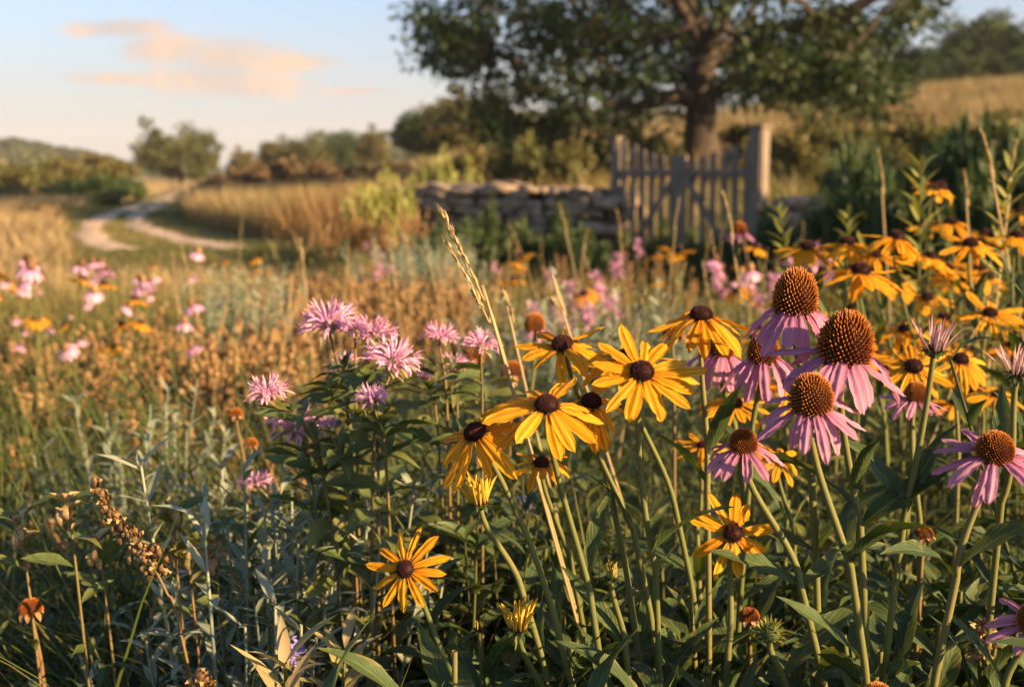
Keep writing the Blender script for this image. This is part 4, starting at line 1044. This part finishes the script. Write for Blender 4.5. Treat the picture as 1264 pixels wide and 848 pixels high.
def susan(px, py, d, span, disc, ax, e0, e1, n, thr, label, group=None, leaves=6, hairs=500, lf=(.25, .55), name='black_eyed_susan', dthr=None, skip=0.0, wscale=1.0, edir=None):
    P = at(px, py, d); T = at(thr[0], thr[1], (dthr or d) + .01); base = stem_base(P, T)
    t = thing(name, base, label, 'flower', group)
    r = px2m(disc, d) / 2; L = (px2m(span, d) / 2 - r * .55) / max(.55, math.cos(rad((e0 + e1) / 2 - 12))) * 1.05 
    ax = np.asarray(Vector(ax).normalized()); pts = stem_path(P - ax * r * .5 - base, ax, T - base, np.zeros(3))
    build_stem(t, pts, .0036, .0021, M_stem, hairs)
    hm = Matrix.Translation(Vector(P - base)) @ axis_mat(ax, R.uniform(0, 6))
    new('disc', random.choice(DISCS), t, hm @ Matrix.Translation((0, 0, -.1 * r)) @ Matrix.Diagonal((r, r, r * 1.05, 1)))
    new('sepals', CALYX, t, hm @ Matrix.Translation((0, 0, -.25 * r)) @ Matrix.Diagonal((r * 1.25, r * 1.25, r * 1.1, 1)))
    ring(t, hm @ Matrix.Translation((0, 0, -.15 * r)), r, n, L, rad(e0), rad(e1), P_SUSAN, .10, .10, wscale, skip=skip, edir=edir)
    leaves_along(t, pts, lf[0], lf[1], leaves, .095, LEAF_V, (.5, 1.2))
    return t
YS = 'single yellow black-centred bloom, '
susan(586, 533, .93, 122, 29, (-.38, -.42, .8), -12, -30, 12, (690, 785), 'yellow bloom at the left end of the front row, its petals drooping to the left', leaves=4)
susan(675, 499, .91, 146, 31, (-.02, -.42, .9), 0, -22, 13, (728, 730), 'large yellow bloom with a tall dark dome in the middle of the front row', leaves=5, edir=(.5, .1))
susan(793, 458, .94, 138, 30, (.06, -.66, .74), 12, -8, 14, (809, 700), 'biggest open yellow bloom facing the viewer, at the right of the front row', leaves=5)
susan(694, 424, 1.01, 118, 27, (-.22, -.42, .86), 4, -16, 11, (752, 600), 'yellow bloom with one petal swept up, highest at the left of the yellow group', leaves=2, edir=(.4, .25))
susan(866, 388, 1.04, 118, 29, (.02, -.2, 1), -8, -28, 15, (873, 600), 'yellow bloom seen side-on on a straight stem, highest of the sharp yellow ones', leaves=4, lf=(.3, .6))
susan(730, 495, 1.00, 96, 26, (.12, -.4, .9), -15, -45, 11, (782, 655), 'yellow bloom tucked below and between the two largest front blooms', leaves=3)
susan(772, 442, 1.08, 150, 28, (.05, -.3, .95), 0, -14, 12, (832, 620), 'yellow bloom hidden behind the biggest open bloom with only petals showing', leaves=2)
susan(668, 571, 1.12, 82, 20, (0, -.28, .95), 6, -8, 11, (704, 690), 'small flat yellow bloom low behind the middle front bloom', leaves=2)
susan(500, 702, .94, 104, 23, (-.2, -.8, .56), 8, -12, 12, (566, 848), 'lone yellow bloom low at the left with narrow upswept petals, facing the viewer', leaves=1, lf=(.2, .4), wscale=.85)
susan(905, 658, .92, 108, 24, (.03, -.86, .5), 8, -6, 11, (899, 800), 'neat star-like yellow bloom low in the middle, facing the viewer', leaves=4, lf=(.25, .5))
susan(908, 497, 1.25, 84, 18, (0, -.35, .93), 4, -14, 11, (915, 640), 'soft yellow bloom right of the side-on stem, above the small coneflower', leaves=2, hairs=0)
susan(964, 565, 1.22, 66, 16, (.2, -.5, .8), 0, -25, 10, (980, 680), 'soft yellow bloom half hidden behind the small low coneflower', leaves=2, hairs=0)
susan(868, 549, 1.34, 74, 15, (0, -.2, 1), 4, -10, 10, (862, 680), 'flat soft yellow bloom seen edge-on behind the straight stem', leaves=2, hairs=0)
susan(925, 552, 1.38, 66, 14, (.1, -.2, 1), 4, -10, 10, (930, 680), 'edge-on yellow bloom behind the petals of the small low coneflower', leaves=2, hairs=0)
susan(1128, 452, 1.34, 84, 22, (-.05, -.6, .8), 5, -25, 12, (1122, 600), 'yellow bloom behind the spiky green coneflower bud, dark eye showing', leaves=2, hairs=0)
susan(1186, 443, 1.40, 84, 20, (.08, -.4, .9), 2, -20, 12, (1183, 560), 'yellow bloom just right of the spiky green coneflower bud', leaves=2, hairs=0)
MID = [(1063, 333, 1.75, 100, 24, -6, 'largest soft yellow bloom right above the two tall coneflowers'), (1108, 292, 1.9, 78, 18, -14, 'soft yellow bloom with backlit drooping petals, topmost above the tall coneflowers'), (1046, 298, 1.95, 72, 18, -14, 'soft drooping yellow bloom left of the topmost one'),
       (998, 304, 2.0, 82, 18, -6, 'flat soft yellow bloom at the left end of the blurred yellow row'), (1080, 314, 2.05, 74, 18, -4, 'soft yellow bloom between the topmost and the largest blurred ones'), (1198, 300, 1.85, 78, 18, 2, 'soft yellow bloom with dark eye in the right half of the blurred row'),
       (1256, 290, 1.9, 60, 15, -10, 'soft yellow bloom cut by the right edge, in the blurred row'), (1150, 316, 2.2, 64, 15, -6, 'soft yellow bloom in the gap between the two halves of the blurred row'), (1222, 386, 1.7, 84, 18, 2, 'flat edge-on yellow bloom at the right above the bud at the edge')]
for px, py, d, sp_, di, el, lab in MID:
    susan(px, py, d, sp_, di, (R.normal(0, .12), -.2 - .2 * (el > 0), 1), el + 8, el - 20, 12, (px + R.uniform(-10, 25), py + 130), lab, leaves=3, hairs=0, lf=(.4, .85))
k = 0
for px0, px1, py0, py1, d0, d1, nn in ((1080, 1270, 325, 440, 1.9, 2.9, 20), (930, 1100, 350, 420, 2.0, 3.0, 8), (1140, 1300, 225, 300, 2.4, 3.2, 7), (960, 1264, 430, 520, 1.5, 2.0, 7)):
    for _ in range(nn):
        px, py, d = R.uniform(px0, px1), R.uniform(py0, py1), R.uniform(d0, d1)
        susan(px, py, d, R.uniform(60, 80) * 1.75 / d, 15, (R.normal(0, .2), -.3, 1), R.uniform(-8, 6), R.uniform(-28, -8), 10, (px + R.uniform(-8, 12), py + 110), 'blurred yellow bloom in the thick stand of yellow flowers on the right', 'blurred yellow blooms on the right', leaves=2, hairs=0, lf=(.5, .88))

def half_bud(px, py, d, wd, ax, thr, label, mesh, npet, el, L, tall, leaves=2, cup=M_leaf):
    """a bloom still opening: a green cup with short upright petals"""
    P = at(px, py, d); T = at(thr[0], thr[1], d + .01); base = stem_base(P, T); t = thing('opening_bud', base, label, 'flower bud')
    ax = np.asarray(Vector(ax).normalized()); r = px2m(wd, d) / 2; pts = stem_path(P - ax * r * .6 - base, ax, T - base, np.zeros(3)); build_stem(t, pts, .0034, .0022, M_stem, 350)
    hm = Matrix.Translation(Vector(P - base)) @ axis_mat(ax, R.uniform(0, 6))
    new('cup', CALYX, t, hm @ Matrix.Diagonal((r * 1.15, r * 1.15, r * 1.2, 1)))
    new('disc', random.choice(DISCS), t, hm @ Matrix.Translation((0, 0, .02 * r)) @ Matrix.Diagonal((r * .62, r * .62, r * .5, 1)))
    ring(t, hm, r * .85, npet, L, rad(el[0]), rad(el[1]), mesh, .1, .12, tall)
    ring(t, hm, r * .45, npet // 2, L * .9, rad(78), rad(88), mesh, .1, .12, tall)
    leaves_along(t, pts, .3, .62, leaves, .10, LEAF_V, (.5, 1.2)); return t
half_bud(592, 620, .93, 34, (-.15, -.12, 1), (640, 715), 'half-open yellow bud with upright petals below the leftmost front bloom', P_BUD, 14, (64, 80), .024, .62)
half_bud(640, 774, .92, 36, (-.05, -.2, 1), (668, 845), 'half-open yellow bud with twisted petals near the bottom edge', P_BUD, 14, (56, 82), .023, .62, 0)
half_bud(755, 712, .93, 24, (0, -.35, 1), (772, 800), 'closed yellow-green bud among broad leaves below the front row', P_GREEN, 12, (82, 96), .015, .7)
half_bud(592, 775, 1.0, 20, (0, -.25, 1), (596, 840), 'small green bud left of the twisted yellow bud', P_GREEN, 9, (80, 95), .009, .5, 1)
half_bud(872, 590 + 240, .92, 16, (0, -.3, 1), (874, 848), 'tiny green bud near the bottom edge below the star-like bloom', P_GREEN, 7, (80, 95), .008, .5, 1)

def coneflower(px, py, d, cw, ch, span, ax, e0, e1, n, thr, label, group=None, leaves=8, hairs=420, lf=(.25, .60), meshes=None, edir=None):
    P = at(px, py, d); T = at(thr[0], thr[1], d + .01); base = stem_base(P, T); t = thing('coneflower', base, label, 'flower', group)
    ax = np.asarray(Vector(ax).normalized()); r = px2m(cw, d) / 2; hc = px2m(ch, d)
    L = (px2m(span, d) / 2 - r * .72) / max(.45, math.cos(rad((e0 + e1) / 2 - 14)))
    pts = stem_path(P - ax * r * .35 - base, ax, T - base, np.zeros(3)); build_stem(t, pts, .0036, .0026, M_stem, hairs)
    hm = Matrix.Translation(Vector(P - base)) @ axis_mat(ax, R.uniform(0, 6))
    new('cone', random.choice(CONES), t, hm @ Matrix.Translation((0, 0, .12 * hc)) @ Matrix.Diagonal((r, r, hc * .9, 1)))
    new('sepals', CALYX, t, hm @ Matrix.Translation((0, 0, -.02)) @ Matrix.Diagonal((r * .9, r * .9, r * .7, 1)) if False else hm @ Matrix.Diagonal((r * .95, r * .95, r * .6, 1)))
    ring(t, hm, r * 1.08, n, L, rad(e0), rad(e1), meshes or P_PINK, .10, .10, 1.0, edir=edir)
    leaves_along(t, pts, lf[0], lf[1], leaves, .10, LEAF_V, (.2, .9)); return t
coneflower(981, 378, .94, 56, 47, 112, (.0, -.18, 1), -28, -46, 15, (1000, 560), 'tall coneflower with a high domed cone and hanging pink petals, topmost of the sharp ones')
coneflower(1042, 436, .89, 68, 54, 166, (.04, -.22, 1), -10, -32, 16, (1062, 650), 'coneflower with the largest orange-brown cone and wide drooping petals, in the middle of the three')
coneflower(1000, 498, .84, 56, 40, 134, (-.06, -.36, .93), -8, -28, 16, (1050, 700), 'coneflower in front of the largest one, its petals spread towards the viewer')
coneflower(917, 551, .90, 37, 24, 100, (-.02, -.28, 1), -10, -26, 13, (988, 722), 'small coneflower with flat dark cone, lowest left of the coneflower group', lf=(.3, .52))
coneflower(1227, 560, .86, 48, 30, 142, (-.04, -.34, .95), 2, -20, 15, (1180, 715), 'coneflower with flat orange cone and level petals near the right edge', leaves=5, lf=(.3, .58))
coneflower(1130, 490, 1.14, 30, 20, 82, (.05, -.25, 1), -2, -18, 12, (1135, 640), 'small pale coneflower half hidden behind the stem of the spiky bud', leaves=2, hairs=0)
coneflower(942, 440, 1.16, 40, 30, 92, (-.05, -.2, 1), -30, -50, 13, (928, 560), 'soft pink coneflower hanging below the topmost tall one', leaves=3, hairs=0)
coneflower(890, 434, 1.24, 34, 24, 84, (.1, -.2, 1), -30, -50, 12, (912, 560), 'soft purple coneflower right of the side-on yellow bloom', leaves=2, hairs=0)
coneflower(1278, 768, .85, 46, 30, 120, (-.25, -.45, .85), 5, -20, 14, (1240, 848), 'pink coneflower cut by the right edge near the bottom', leaves=2, lf=(.3, .6))
coneflower(1082, 868, .82, 44, 28, 104, (0, -.15, 1), 12, -6, 14, (1090, 940), 'pink coneflower rising from the bottom edge, only its petals showing', leaves=0)
coneflower(660, 404, 1.9, 26, 18, 40, (0, -.2, 1), -25, -40, 12, (656, 480), 'small pink coneflower with orange cone left of the upper yellow bloom', leaves=2, hairs=0)
coneflower(912, 286, 3.2, 18, 12, 40, (0, -.2, 1), -15, -35, 10, (912, 340), 'small pink coneflower with red cone right below the wooden gate', leaves=2, hairs=0)
half = half_bud(1153, 432, .88, 34, (.02, -.12, 1), (1116, 640), 'spiky green coneflower bud with thin pale upright petals', P_YOUNG, 18, (42, 72), .026, 1.0, 4)
half['category'] = 'flower bud'
half_bud(1256, 462, .88, 32, (.05, -.15, 1), (1236, 620), 'young coneflower with thin pale petals cut by the right edge', P_YOUNG, 18, (34, 65), .028, 1.0, 3)
def spiny_bud(px, py, d, r_px, thr, label):
    P = at(px, py, d); T = at(thr[0], thr[1], d + .01); base = stem_base(P, T); t = thing('coneflower_bud', base, label, 'flower bud'); r = px2m(r_px, d)
    pts = stem_path(P - base - np.array([0, 0, r * .5]), (0, -.1, 1), T - base, np.zeros(3)); build_stem(t, pts, .0034, .0026, M_stem, 300)
    g = G(); A, N_ = fib_dome(r * .8, r * .7, 70, -.6); g.grids(blades(A, N_ + np.array([0, 0, .35]), np.array([0, 0, 1.0]) + R.normal(0, .3, A.shape), r * R.uniform(.5, .9, 70), r * .22, R.uniform(-.4, .5, 70), PROF_LANCE, 4, 3, .4), M_yshoot)
    dome_core(g, r * .8, r * .7, M_leaf, -.8); new('bract_ball', g.mesh('bract_ball'), t, Matrix.Translation(Vector(P - base))); leaves_along(t, pts, .3, .65, 3, .13, LEAF_V, (.2, .9))
spiny_bud(950, 782, .90, 17, (970, 845), 'round spiny green bud below the star-like yellow bloom')
def seed_cone(px, py, d, cw, thr, label, group=None):
    P = at(px, py, d); T = at(thr[0], thr[1], d + .01); base = stem_base(P, T); t = thing('seed_cone', base, label, 'seed head', group); r = px2m(cw, d) / 2
    pts = stem_path(P - base, (0, -.1, 1), T - base, np.zeros(3)); build_stem(t, pts, .003, .002, M_brownstem, 0)
    new('cone', random.choice(CONES), t, Matrix.Translation(Vector(P - base)) @ axis_mat((R.normal(0, .3), -.2, 1)) @ Matrix.Diagonal((r, r, r, 1)))
    g = G(); a = np.arange(9) * .7 + R.normal(0, .1, 9); g.grids(blades(np.stack([np.cos(a) * r * .7, np.sin(a) * r * .7, 0 * a], -1), np.stack([np.cos(a), np.sin(a), R.uniform(-1.2, -.2, 9)], -1), [[0, 0, 1]], r * R.uniform(.5, 1.2, 9), r * .5, R.uniform(.2, 1.3, 9), PROF_LANCE, 5, 3, .3), M_seed)
    new('withered_petals', g.mesh('withered_petals'), t, Matrix.Translation(Vector(P - base)))
for s in ((830, 412, 1.5, 28, (832, 500), 'rust-orange seed cone between the biggest bloom and the side-on bloom'), (38, 752, 1.15, 30, (52, 830), 'dried brown seed head at the lower left edge'), (291, 512, 1.7, 18, (300, 560), 'small dark seed head left of the pair of bee balm blooms'),
          (310, 548, 1.6, 16, (316, 600), 'tiny brown seed head beside the left bee balm blooms'), (1140, 660, 1.1, 24, (1136, 720), 'withered brown seed head among the leaves at the lower right'), (633, 460, 1.6, 30, (630, 520), 'rusty seed head left of the middle front bloom'), (585, 440, 1.7, 26, (588, 520), 'rusty seed head beside the paired pink bee balm'), (925, 762, 1.1, 26, (926, 820), 'dark withered seed head under the star-like yellow bloom')): seed_cone(*s)

# bee balm: ragged tufts of curved florets over a collar of pale bracts
def balm_head(seed):
    g = G(); n = 64; i = np.arange(n) + .5; z = .02 + .93 * i / n; a = i * 2.39996 + R.normal(0, .25, n); q = np.sqrt(1 - np.minimum(z, .99) ** 2)
    keep = R.random(n) < .85; z, a, q = z[keep], a[keep], q[keep]; n = len(z)
    rdl = np.stack([np.cos(a), np.sin(a), 0 * a], -1); d = unit(rdl * (q * .9 + .12)[:, None] + np.array([0, 0, 1.0]) * (z * .75 + .18)[:, None] + R.normal(0, .12, (n, 3)))
    B = rdl * (q * .24)[:, None] + np.array([0, 0, 1.0]) * (z * .2)[:, None]
    nr = unit(np.array([0, 0, 1.0]) - d * d[:, 2:3] + rdl * -.2 + R.normal(0, .1, (n, 3)))
    L_ = R.uniform(.75, 1.12, n) * (1 - .25 * z)
    pf = lambda t: np.interp(t, [0, .4, .62, .8, .95, 1], [.42, .7, 1, .8, .5, .2])
    g.grids(blades(B, d, nr, L_, .115, R.uniform(.2, 1.5, n), pf, 9, 5, -.75, curl0=-.15, twist=R.normal(0, .5, n)), M_balm)
    tip = B + d * (L_ * .66)[:, None]
    g.grids(blades(tip, unit(d + rdl * .5 + np.array([0, 0, -.35])), nr, L_ * .36, .085, R.uniform(.6, 2.0, n), PROF_LANCE, 5, 3, .4), M_balm)
    g.grids(blades(tip, unit(d + np.array([0, 0, .35])), nr, L_ * .46, .05, R.uniform(-.6, .6, n), PROF_LANCE, 5, 3, .4), M_balm)
    gb = G(); k = 12; a = np.arange(k) * 2.39996
    gb.grids(blades(np.stack([np.cos(a) * .08, np.sin(a) * .08, -.05 * np.ones(k) - .012 * np.arange(k)], -1), np.stack([np.cos(a), np.sin(a), .15 * np.ones(k)], -1), [[0, 0, 1]], R.uniform(.5, .95, k), .27, R.uniform(0, 1.2, k), PROF_LEAF, 6, 3, .3), M_bract)
    dome_core(gb, .24, .24, M_bract, -.9)
    return g, gb
BH = [tuple(x.mesh(nm) for x, nm in zip(balm_head(k), ('florets', 'bract_collar'))) for k in range(4)]
def balm_plant(d, heads, foot, label, dj=.05):
    """heads: (px, py, width px); one plant with a stem for each tuft, joining low down"""
    c = at(foot[0], foot[1], d); base = np.array([c[0], d, 0.0]); t = thing('bee_balm', base, label, 'flower')
    fork = np.array([0, 0, c[2] * .45])
    for px, py, wd in heads:
        dd = d + R.normal(0, dj); P = at(px, py + wd * .12, dd) - base; r = px2m(wd, dd) * .50
        ax = np.array([R.normal(0, .18), -.22 + R.normal(0, .1), 1]); mid = np.array([c[0], d, c[2]]) - base + R.normal(0, .022, 3)
        pts = spline([[R.normal(0, .015), R.normal(0, .015), 0], mid * np.array([.6, .6, .5]), mid * .55 + P * .45 - [0, 0, .02], P - unit(ax) * r * .2], 22)
        g = G(); tube(g, pts, np.linspace(.0025, .0013, 22), M_brownstem, 6); new('stem', g.mesh('stem'), t)
        fl, br = random.choice(BH); hm = Matrix.Translation(Vector(P)) @ axis_mat(ax, R.uniform(0, 6)) @ Matrix.Scale(r, 4)
        h_ = new('flower_head', fl, t, hm); new('bract_collar', br, h_)
        for i in range(12):
            f = .42 + .52 * i / 12; p = pts[int(f * 21)]; a = i * 1.57 + R.normal(0, .3)
            for q in (0, math.pi): leaf_on(t, p, a + q, R.uniform(-.1, .6), .075 * (1.25 - .7 * f) * R.uniform(.8, 1.25), BLEAF_V)
    return t
balm_plant(1.22, [(406, 394, 72), (425, 447, 42), (462, 408, 58), (438, 402, 40)], (448, 640), 'pink bee balm with the highest ragged tuft, at the left of the central pink group')
balm_plant(1.18, [(484, 440, 74), (460, 488, 44)], (474, 660), 'pink bee balm with a wide tuft in the middle of the central pink group')
balm_plant(1.16, [(330, 481, 58), (366, 521, 74), (405, 520, 26)], (410, 680), 'pink bee balm with a pair of ragged tufts at the left of the central group')
balm_plant(1.34, [(543, 413, 46), (562, 449, 42), (525, 464, 22)], (556, 620), 'pale pink bee balm with two stacked tufts right of the wide one')
balm_plant(1.30, [(594, 422, 48)], (586, 620), 'pink bee balm with a single tuft next to the tall straw stalks')
balm_plant(1.45, [(315, 592, 44)], (330, 720), 'low pink bee balm above the silvery artemisia at the lower left')
def balm_small(nh, h=.7):
    g = G()
    for k in range(nh):
        e = np.array([R.normal(0, .045), R.normal(0, .045), 0]); hh = h * R.uniform(.82, 1); c = spline([[0, 0, 0], e * .4 + [0, 0, hh * .5], e + [0, 0, hh]], 7); tube(g, c, np.linspace(.003, .0015, 7), M_brownstem, 4)
        n = 26; D = unit(R.normal(0, 1, (n, 3)) + np.array([0, 0, .7])); g.grids(blades(np.repeat([c[-1]], n, 0), D, [[0, 0, 1]], R.uniform(.024, .036, n), .007, R.uniform(0, 1, n), PROF_LANCE, 4, 3, .4), M_balm)
    B = herb_proto(h * .86, 7, .07, .02, M_balmleaf, None, 1, 4); return join(g, *B)
BS = [balm_small(4), balm_small(3), balm_small(5)]
single('bee_balm', 'blurred pink bee balm in the far clump above the yellow front row', 'flower', 'far pink bee balm above the yellow row', BS, [by_top(R.uniform(688, 768), R.uniform(318, 366), R.uniform(3.6, 4.4), .7) for _ in range(6)])
single('bee_balm', 'blurred lilac bee balm in the far clump below the right gate post', 'flower', 'far lilac bee balm below the right gate post', BS, [by_top(R.uniform(925, 1010), R.uniform(282, 330), R.uniform(3.2, 4.0), .7) for _ in range(4)])
single('bee_balm', 'tiny pink bee balm scattered before the stone wall', 'flower', 'tiny pink blooms before the stone wall', BS, [by_top(R.uniform(350, 900), R.uniform(288, 318), R.uniform(6.0, 8.5), .7) for _ in range(5)])

def small_bloom(h, mp, mc, droop, conez, L=.034, w=.011, rc=.011):
    g = G(); c = spline([[0, 0, 0], [R.normal(0, .02), R.normal(0, .02), h * .5], [R.normal(0, .03), R.normal(0, .03), h]], 8); tube(g, c, np.linspace(.003, .002, 8), M_stem, 4)
    a = np.arange(11) / 11 * 6.283 + R.normal(0, .1, 11); A = axis_mat((R.normal(0, .25), -.25 + R.normal(0, .2), 1)).to_3x3(); A = np.array(A)
    d = np.stack([np.cos(a), np.sin(a), np.full(11, -droop)], -1) @ A.T
    g.grids(blades(c[-1] + d * rc * .7, d, np.repeat([A[:, 2]], 11, 0), L, w, .5, PROF_SUSAN, 5, 3, .1), mp)
    g.grids(ball(c[-1:] + A[:, 2] * conez * .5, rc, 6, 10, (1, 1, conez / rc), .1), mc)
    B = herb_proto(h * .8, 6, .09, .022, M_herb, None, 0, 4); return join(g, *B)
CS = [small_bloom(.75, M_balm, M_seed, .55, .013, .030) for _ in range(5)]
YB = [small_bloom(.68, M_susan, M_disc, .15, .009) for _ in range(4)]
single('coneflower', 'blurred pink coneflower in the loose drift at the far left below the road', 'flower', 'blurred pink coneflowers at the far left', CS,
       [by_top(R.uniform(-60, 215), R.uniform(298, 420), R.uniform(3.2, 6.5), .76) for _ in range(48)])
single('black_eyed_susan', 'blurred yellow bloom with dark eye scattered among the left-hand meadow plants', 'flower', 'blurred yellow blooms scattered at the left', YB,
       [by_top(R.uniform(0, 210), R.uniform(325, 440), R.uniform(3.2, 5.0), .68) for _ in range(13)] + [by_top(R.uniform(180, 420), R.uniform(315, 345), R.uniform(6, 8), .68) for _ in range(7)])
single('black_eyed_susan', 'tiny yellow bloom dotted through the blurred middle of the meadow', 'flower', 'tiny yellow blooms in the middle of the meadow', YB, [by_top(R.uniform(560, 1000), R.uniform(300, 410), R.uniform(3.6, 7), .68) for _ in range(24)])
single('coneflower', 'small blurred pink coneflower in the meadow right below the gate', 'flower', 'small pink coneflowers below the gate', CS, [by_top(R.uniform(860, 1010), R.uniform(290, 345), R.uniform(3.4, 4.6), .76) for _ in range(7)])

# odd plants near the lower left corner
def dock_spike(pts_px, d, label, r=.0085):
    P = np.array([at(x, y, d) for x, y in pts_px]); base = np.array([P[-1][0] + .10, d, 0.0]); c = spline(np.vstack([[base], [base * .45 + P[-1] * .55 + np.array([.012, 0, 0])], P[::-1]]) - base, 40)
    t = thing('dock_spike', base, label, 'seed stalk'); g = G(); tube(g, c, np.linspace(.0018, .0009, 40), M_brownstem, 5); new('stem', g.mesh('stem'), t)
    k = R.uniform(22, 39, 120); p = np.stack([np.interp(k, np.arange(40), c[:, i]) for i in range(3)], -1) + R.normal(0, 1, (120, 3)) * (.0052 * (1.1 - (k - 22) / 24))[:, None]
    g = G(); g.grids(ball(p, R.uniform(.3, .6, 120) * r, 4, 6, (1, 1, 1), .5), M_seed); g.grids(blades(p, R.normal(0, 1, (120, 3)), R.normal(0, 1, (120, 3)), .008, .005, .6, PROF_LEAF, 3, 3, .3), M_tan); new('seed_cluster', g.mesh('seed_cluster'), t)
dock_spike([(113, 590), (140, 640), (172, 672), (205, 730), (225, 790)], 1.08, 'rusty dock spike leaning left among the grass at the lower left')
dock_spike([(247, 832), (251, 850), (256, 880)], 1.05, 'small pinkish seed spike at the bottom edge, lower left')
dock_spike([(1214, 770), (1214, 800), (1210, 850)], .90, 'rusty upright seed spike near the lower right corner', .005)
def pod_stalk(px, py, d, h_px, label, mat=M_tan, npod=9):
    P = at(px, py, d); q = at(px + 14, py + h_px, d); base = np.array([q[0] + .04, d, 0.0]); c = spline(np.array([base, q, P]) - base, 24)
    t = thing('dry_pod_stalk', base, label, 'dry plant'); g = G(); tube(g, c, np.linspace(.0020, .0010, 24), M_brownstem, 5); new('stem', g.mesh('stem'), t)
    for i in range(9): leaf_on(t, c[8 + int(i * 1.1)], i * 2.4, R.uniform(.2, 1.0), R.uniform(.035, .06), BLEAF_V)
    k = np.linspace(13.5, 23, npod); p = np.stack([np.interp(k, np.arange(24), c[:, i]) for i in range(3)], -1); a = np.arange(npod) * 2.4
    D = np.stack([np.cos(a), np.sin(a), np.full(npod, .8)], -1); g = G()
    g.grids(blades(p, D, -D + np.array([0, 0, 1.6]), R.uniform(.013, .024, npod), .010, R.uniform(-.5, .9, npod), PROF_LEAF, 6, 5, .9), mat); g.grids(ball(p[-3:] + R.normal(0, .004, (3, 3)), .006, 5, 7, (1, 1, 1.3), .4), mat); new('pods', g.mesh('pods'), t)
for s in ((82, 632, 1.10, 90, 'tan dry pod stalk left of the leaning dock spike'), (208, 632, 1.12, 110, 'yellowish pod stalk right of the leaning dock spike', M_bract, 16), (22, 668, 1.15, 60, 'tan pod stalk at the left edge'), (228, 690, 1.13, 90, 'low yellow-green pod stalk in the lower left grass', M_bract, 14), (258, 688, 1.2, 60, 'little pink-tinged pod stalk left of the silver clump'), (118, 690, 1.16, 60, 'tan pods low between the two taller pod stalks')): pod_stalk(*s)
def violet(px, py, d, label):
    P = at(px, py, d); base = np.array([P[0] + .03, d, 0.0]); c = spline(np.array([base, base * .3 + P * .7, P]) - base, 14); t = thing('violet_flower', base, label, 'flower')
    g = G(); tube(g, c, np.linspace(.0026, .0016, 14), M_stem, 5); new('stem', g.mesh('stem'), t)
    n = 34; D = unit(R.normal(0, 1, (n, 3)) + np.array([0, -.2, .5])); p = c[-1] + D * .0075 * R.uniform(.5, 1.5, (n, 1)); g = G()
    for q in range(3): g.grids(blades(p + R.normal(0, .003, p.shape), unit(D + R.normal(0, .7, (n, 3))), D, .006, .004, .6, PROF_LEAF, 4, 3, .3), M_purple)
    new('petals', g.mesh('petals'), t); n = 9; a = np.arange(n) * 2.4; g = G()
    g.grids(blades(np.repeat([c[-1]], n, 0) - np.array([0, 0, .006]), np.stack([np.cos(a), np.sin(a), np.full(n, .3)], -1), [[0, 0, 1]], .03, .009, .3, PROF_LANCE, 5, 3, .3), M_bract); new('bract_collar', g.mesh('bract_collar'), t)
violet(362, 808, 1.02, 'small violet-blue flower near the bottom edge left of the centre'); violet(648, 624, 1.7, 'violet-blue flower in the shade below the front row')
for px, py, d, lab in ((326, 752, 1.05, 'pale silvery leafy shoot above the violet flower'), (385, 805, 1.02, 'pale dry leafy shoot beside the violet flower')):
    multi('silver_shoot', lab, 'plant', None, [shoot(.9, M_bract)], [by_top(px, py, d, .9)])
# broad leaves low on the right, in front and between the flower stems
BP = []
for k in range(4):
    t = thing('broad_leaved_stem', (0, 0, 0), 'x', 'plant'); pts = spline([[0, 0, 0], [.01, .01, .4], [.03, .0, .72]], 24); build_stem(t, pts, .004, .0022, M_stem, 0)
    leaves_along(t, pts, .35, 1.0, 22, .125, LEAF_V, (.35, 1.15)); BP.append(t)
for i in range(160):
    px = R.uniform(560, 1330); d = R.uniform(.82, 1.35); y_top = R.uniform(640, 780) + (40 if px < 960 else 0) + max(0, (1.0 - d)) * 160
    if i >= 100: d = R.uniform(1.15, 1.7); y_top = R.uniform(560, 690)
    s = by_top(px, y_top, d, .80); o = BP[i] if i < 4 else copy_tree(BP[i % 4]); put(o, (s[0], s[1], 0), R.uniform(0, 6.28), s[2], (R.normal(0, .08), R.normal(0, .08)))
    tag(o, 'broad-leaved dark green stem low between the flower stalks at the lower right', 'plant', 'broad-leaved stems at the lower right')
# ------------------------------------------------------------------ evening haze: the air itself
hm_ = bpy.data.materials.new('haze'); hm_.use_nodes = True; ht = hm_.node_tree; ht.nodes.clear()
ho = ht.nodes.new('ShaderNodeOutputMaterial'); hv = ht.nodes.new('ShaderNodeVolumePrincipled')
hv.inputs['Color'].default_value = (.95, .92, .88, 1); hv.inputs['Density'].default_value = .00025
ht.links.new(hv.outputs[0], ho.inputs['Volume'])
import bmesh
bm = bmesh.new(); bmesh.ops.create_cube(bm, size=1); me = bpy.data.meshes.new('haze'); bm.to_mesh(me); bm.free(); me.materials.append(hm_)
hz = new('haze', me); hz.scale = (2700, 1500, 60); hz.location = (0, 640, 24); tag(hz, kind='stuff')
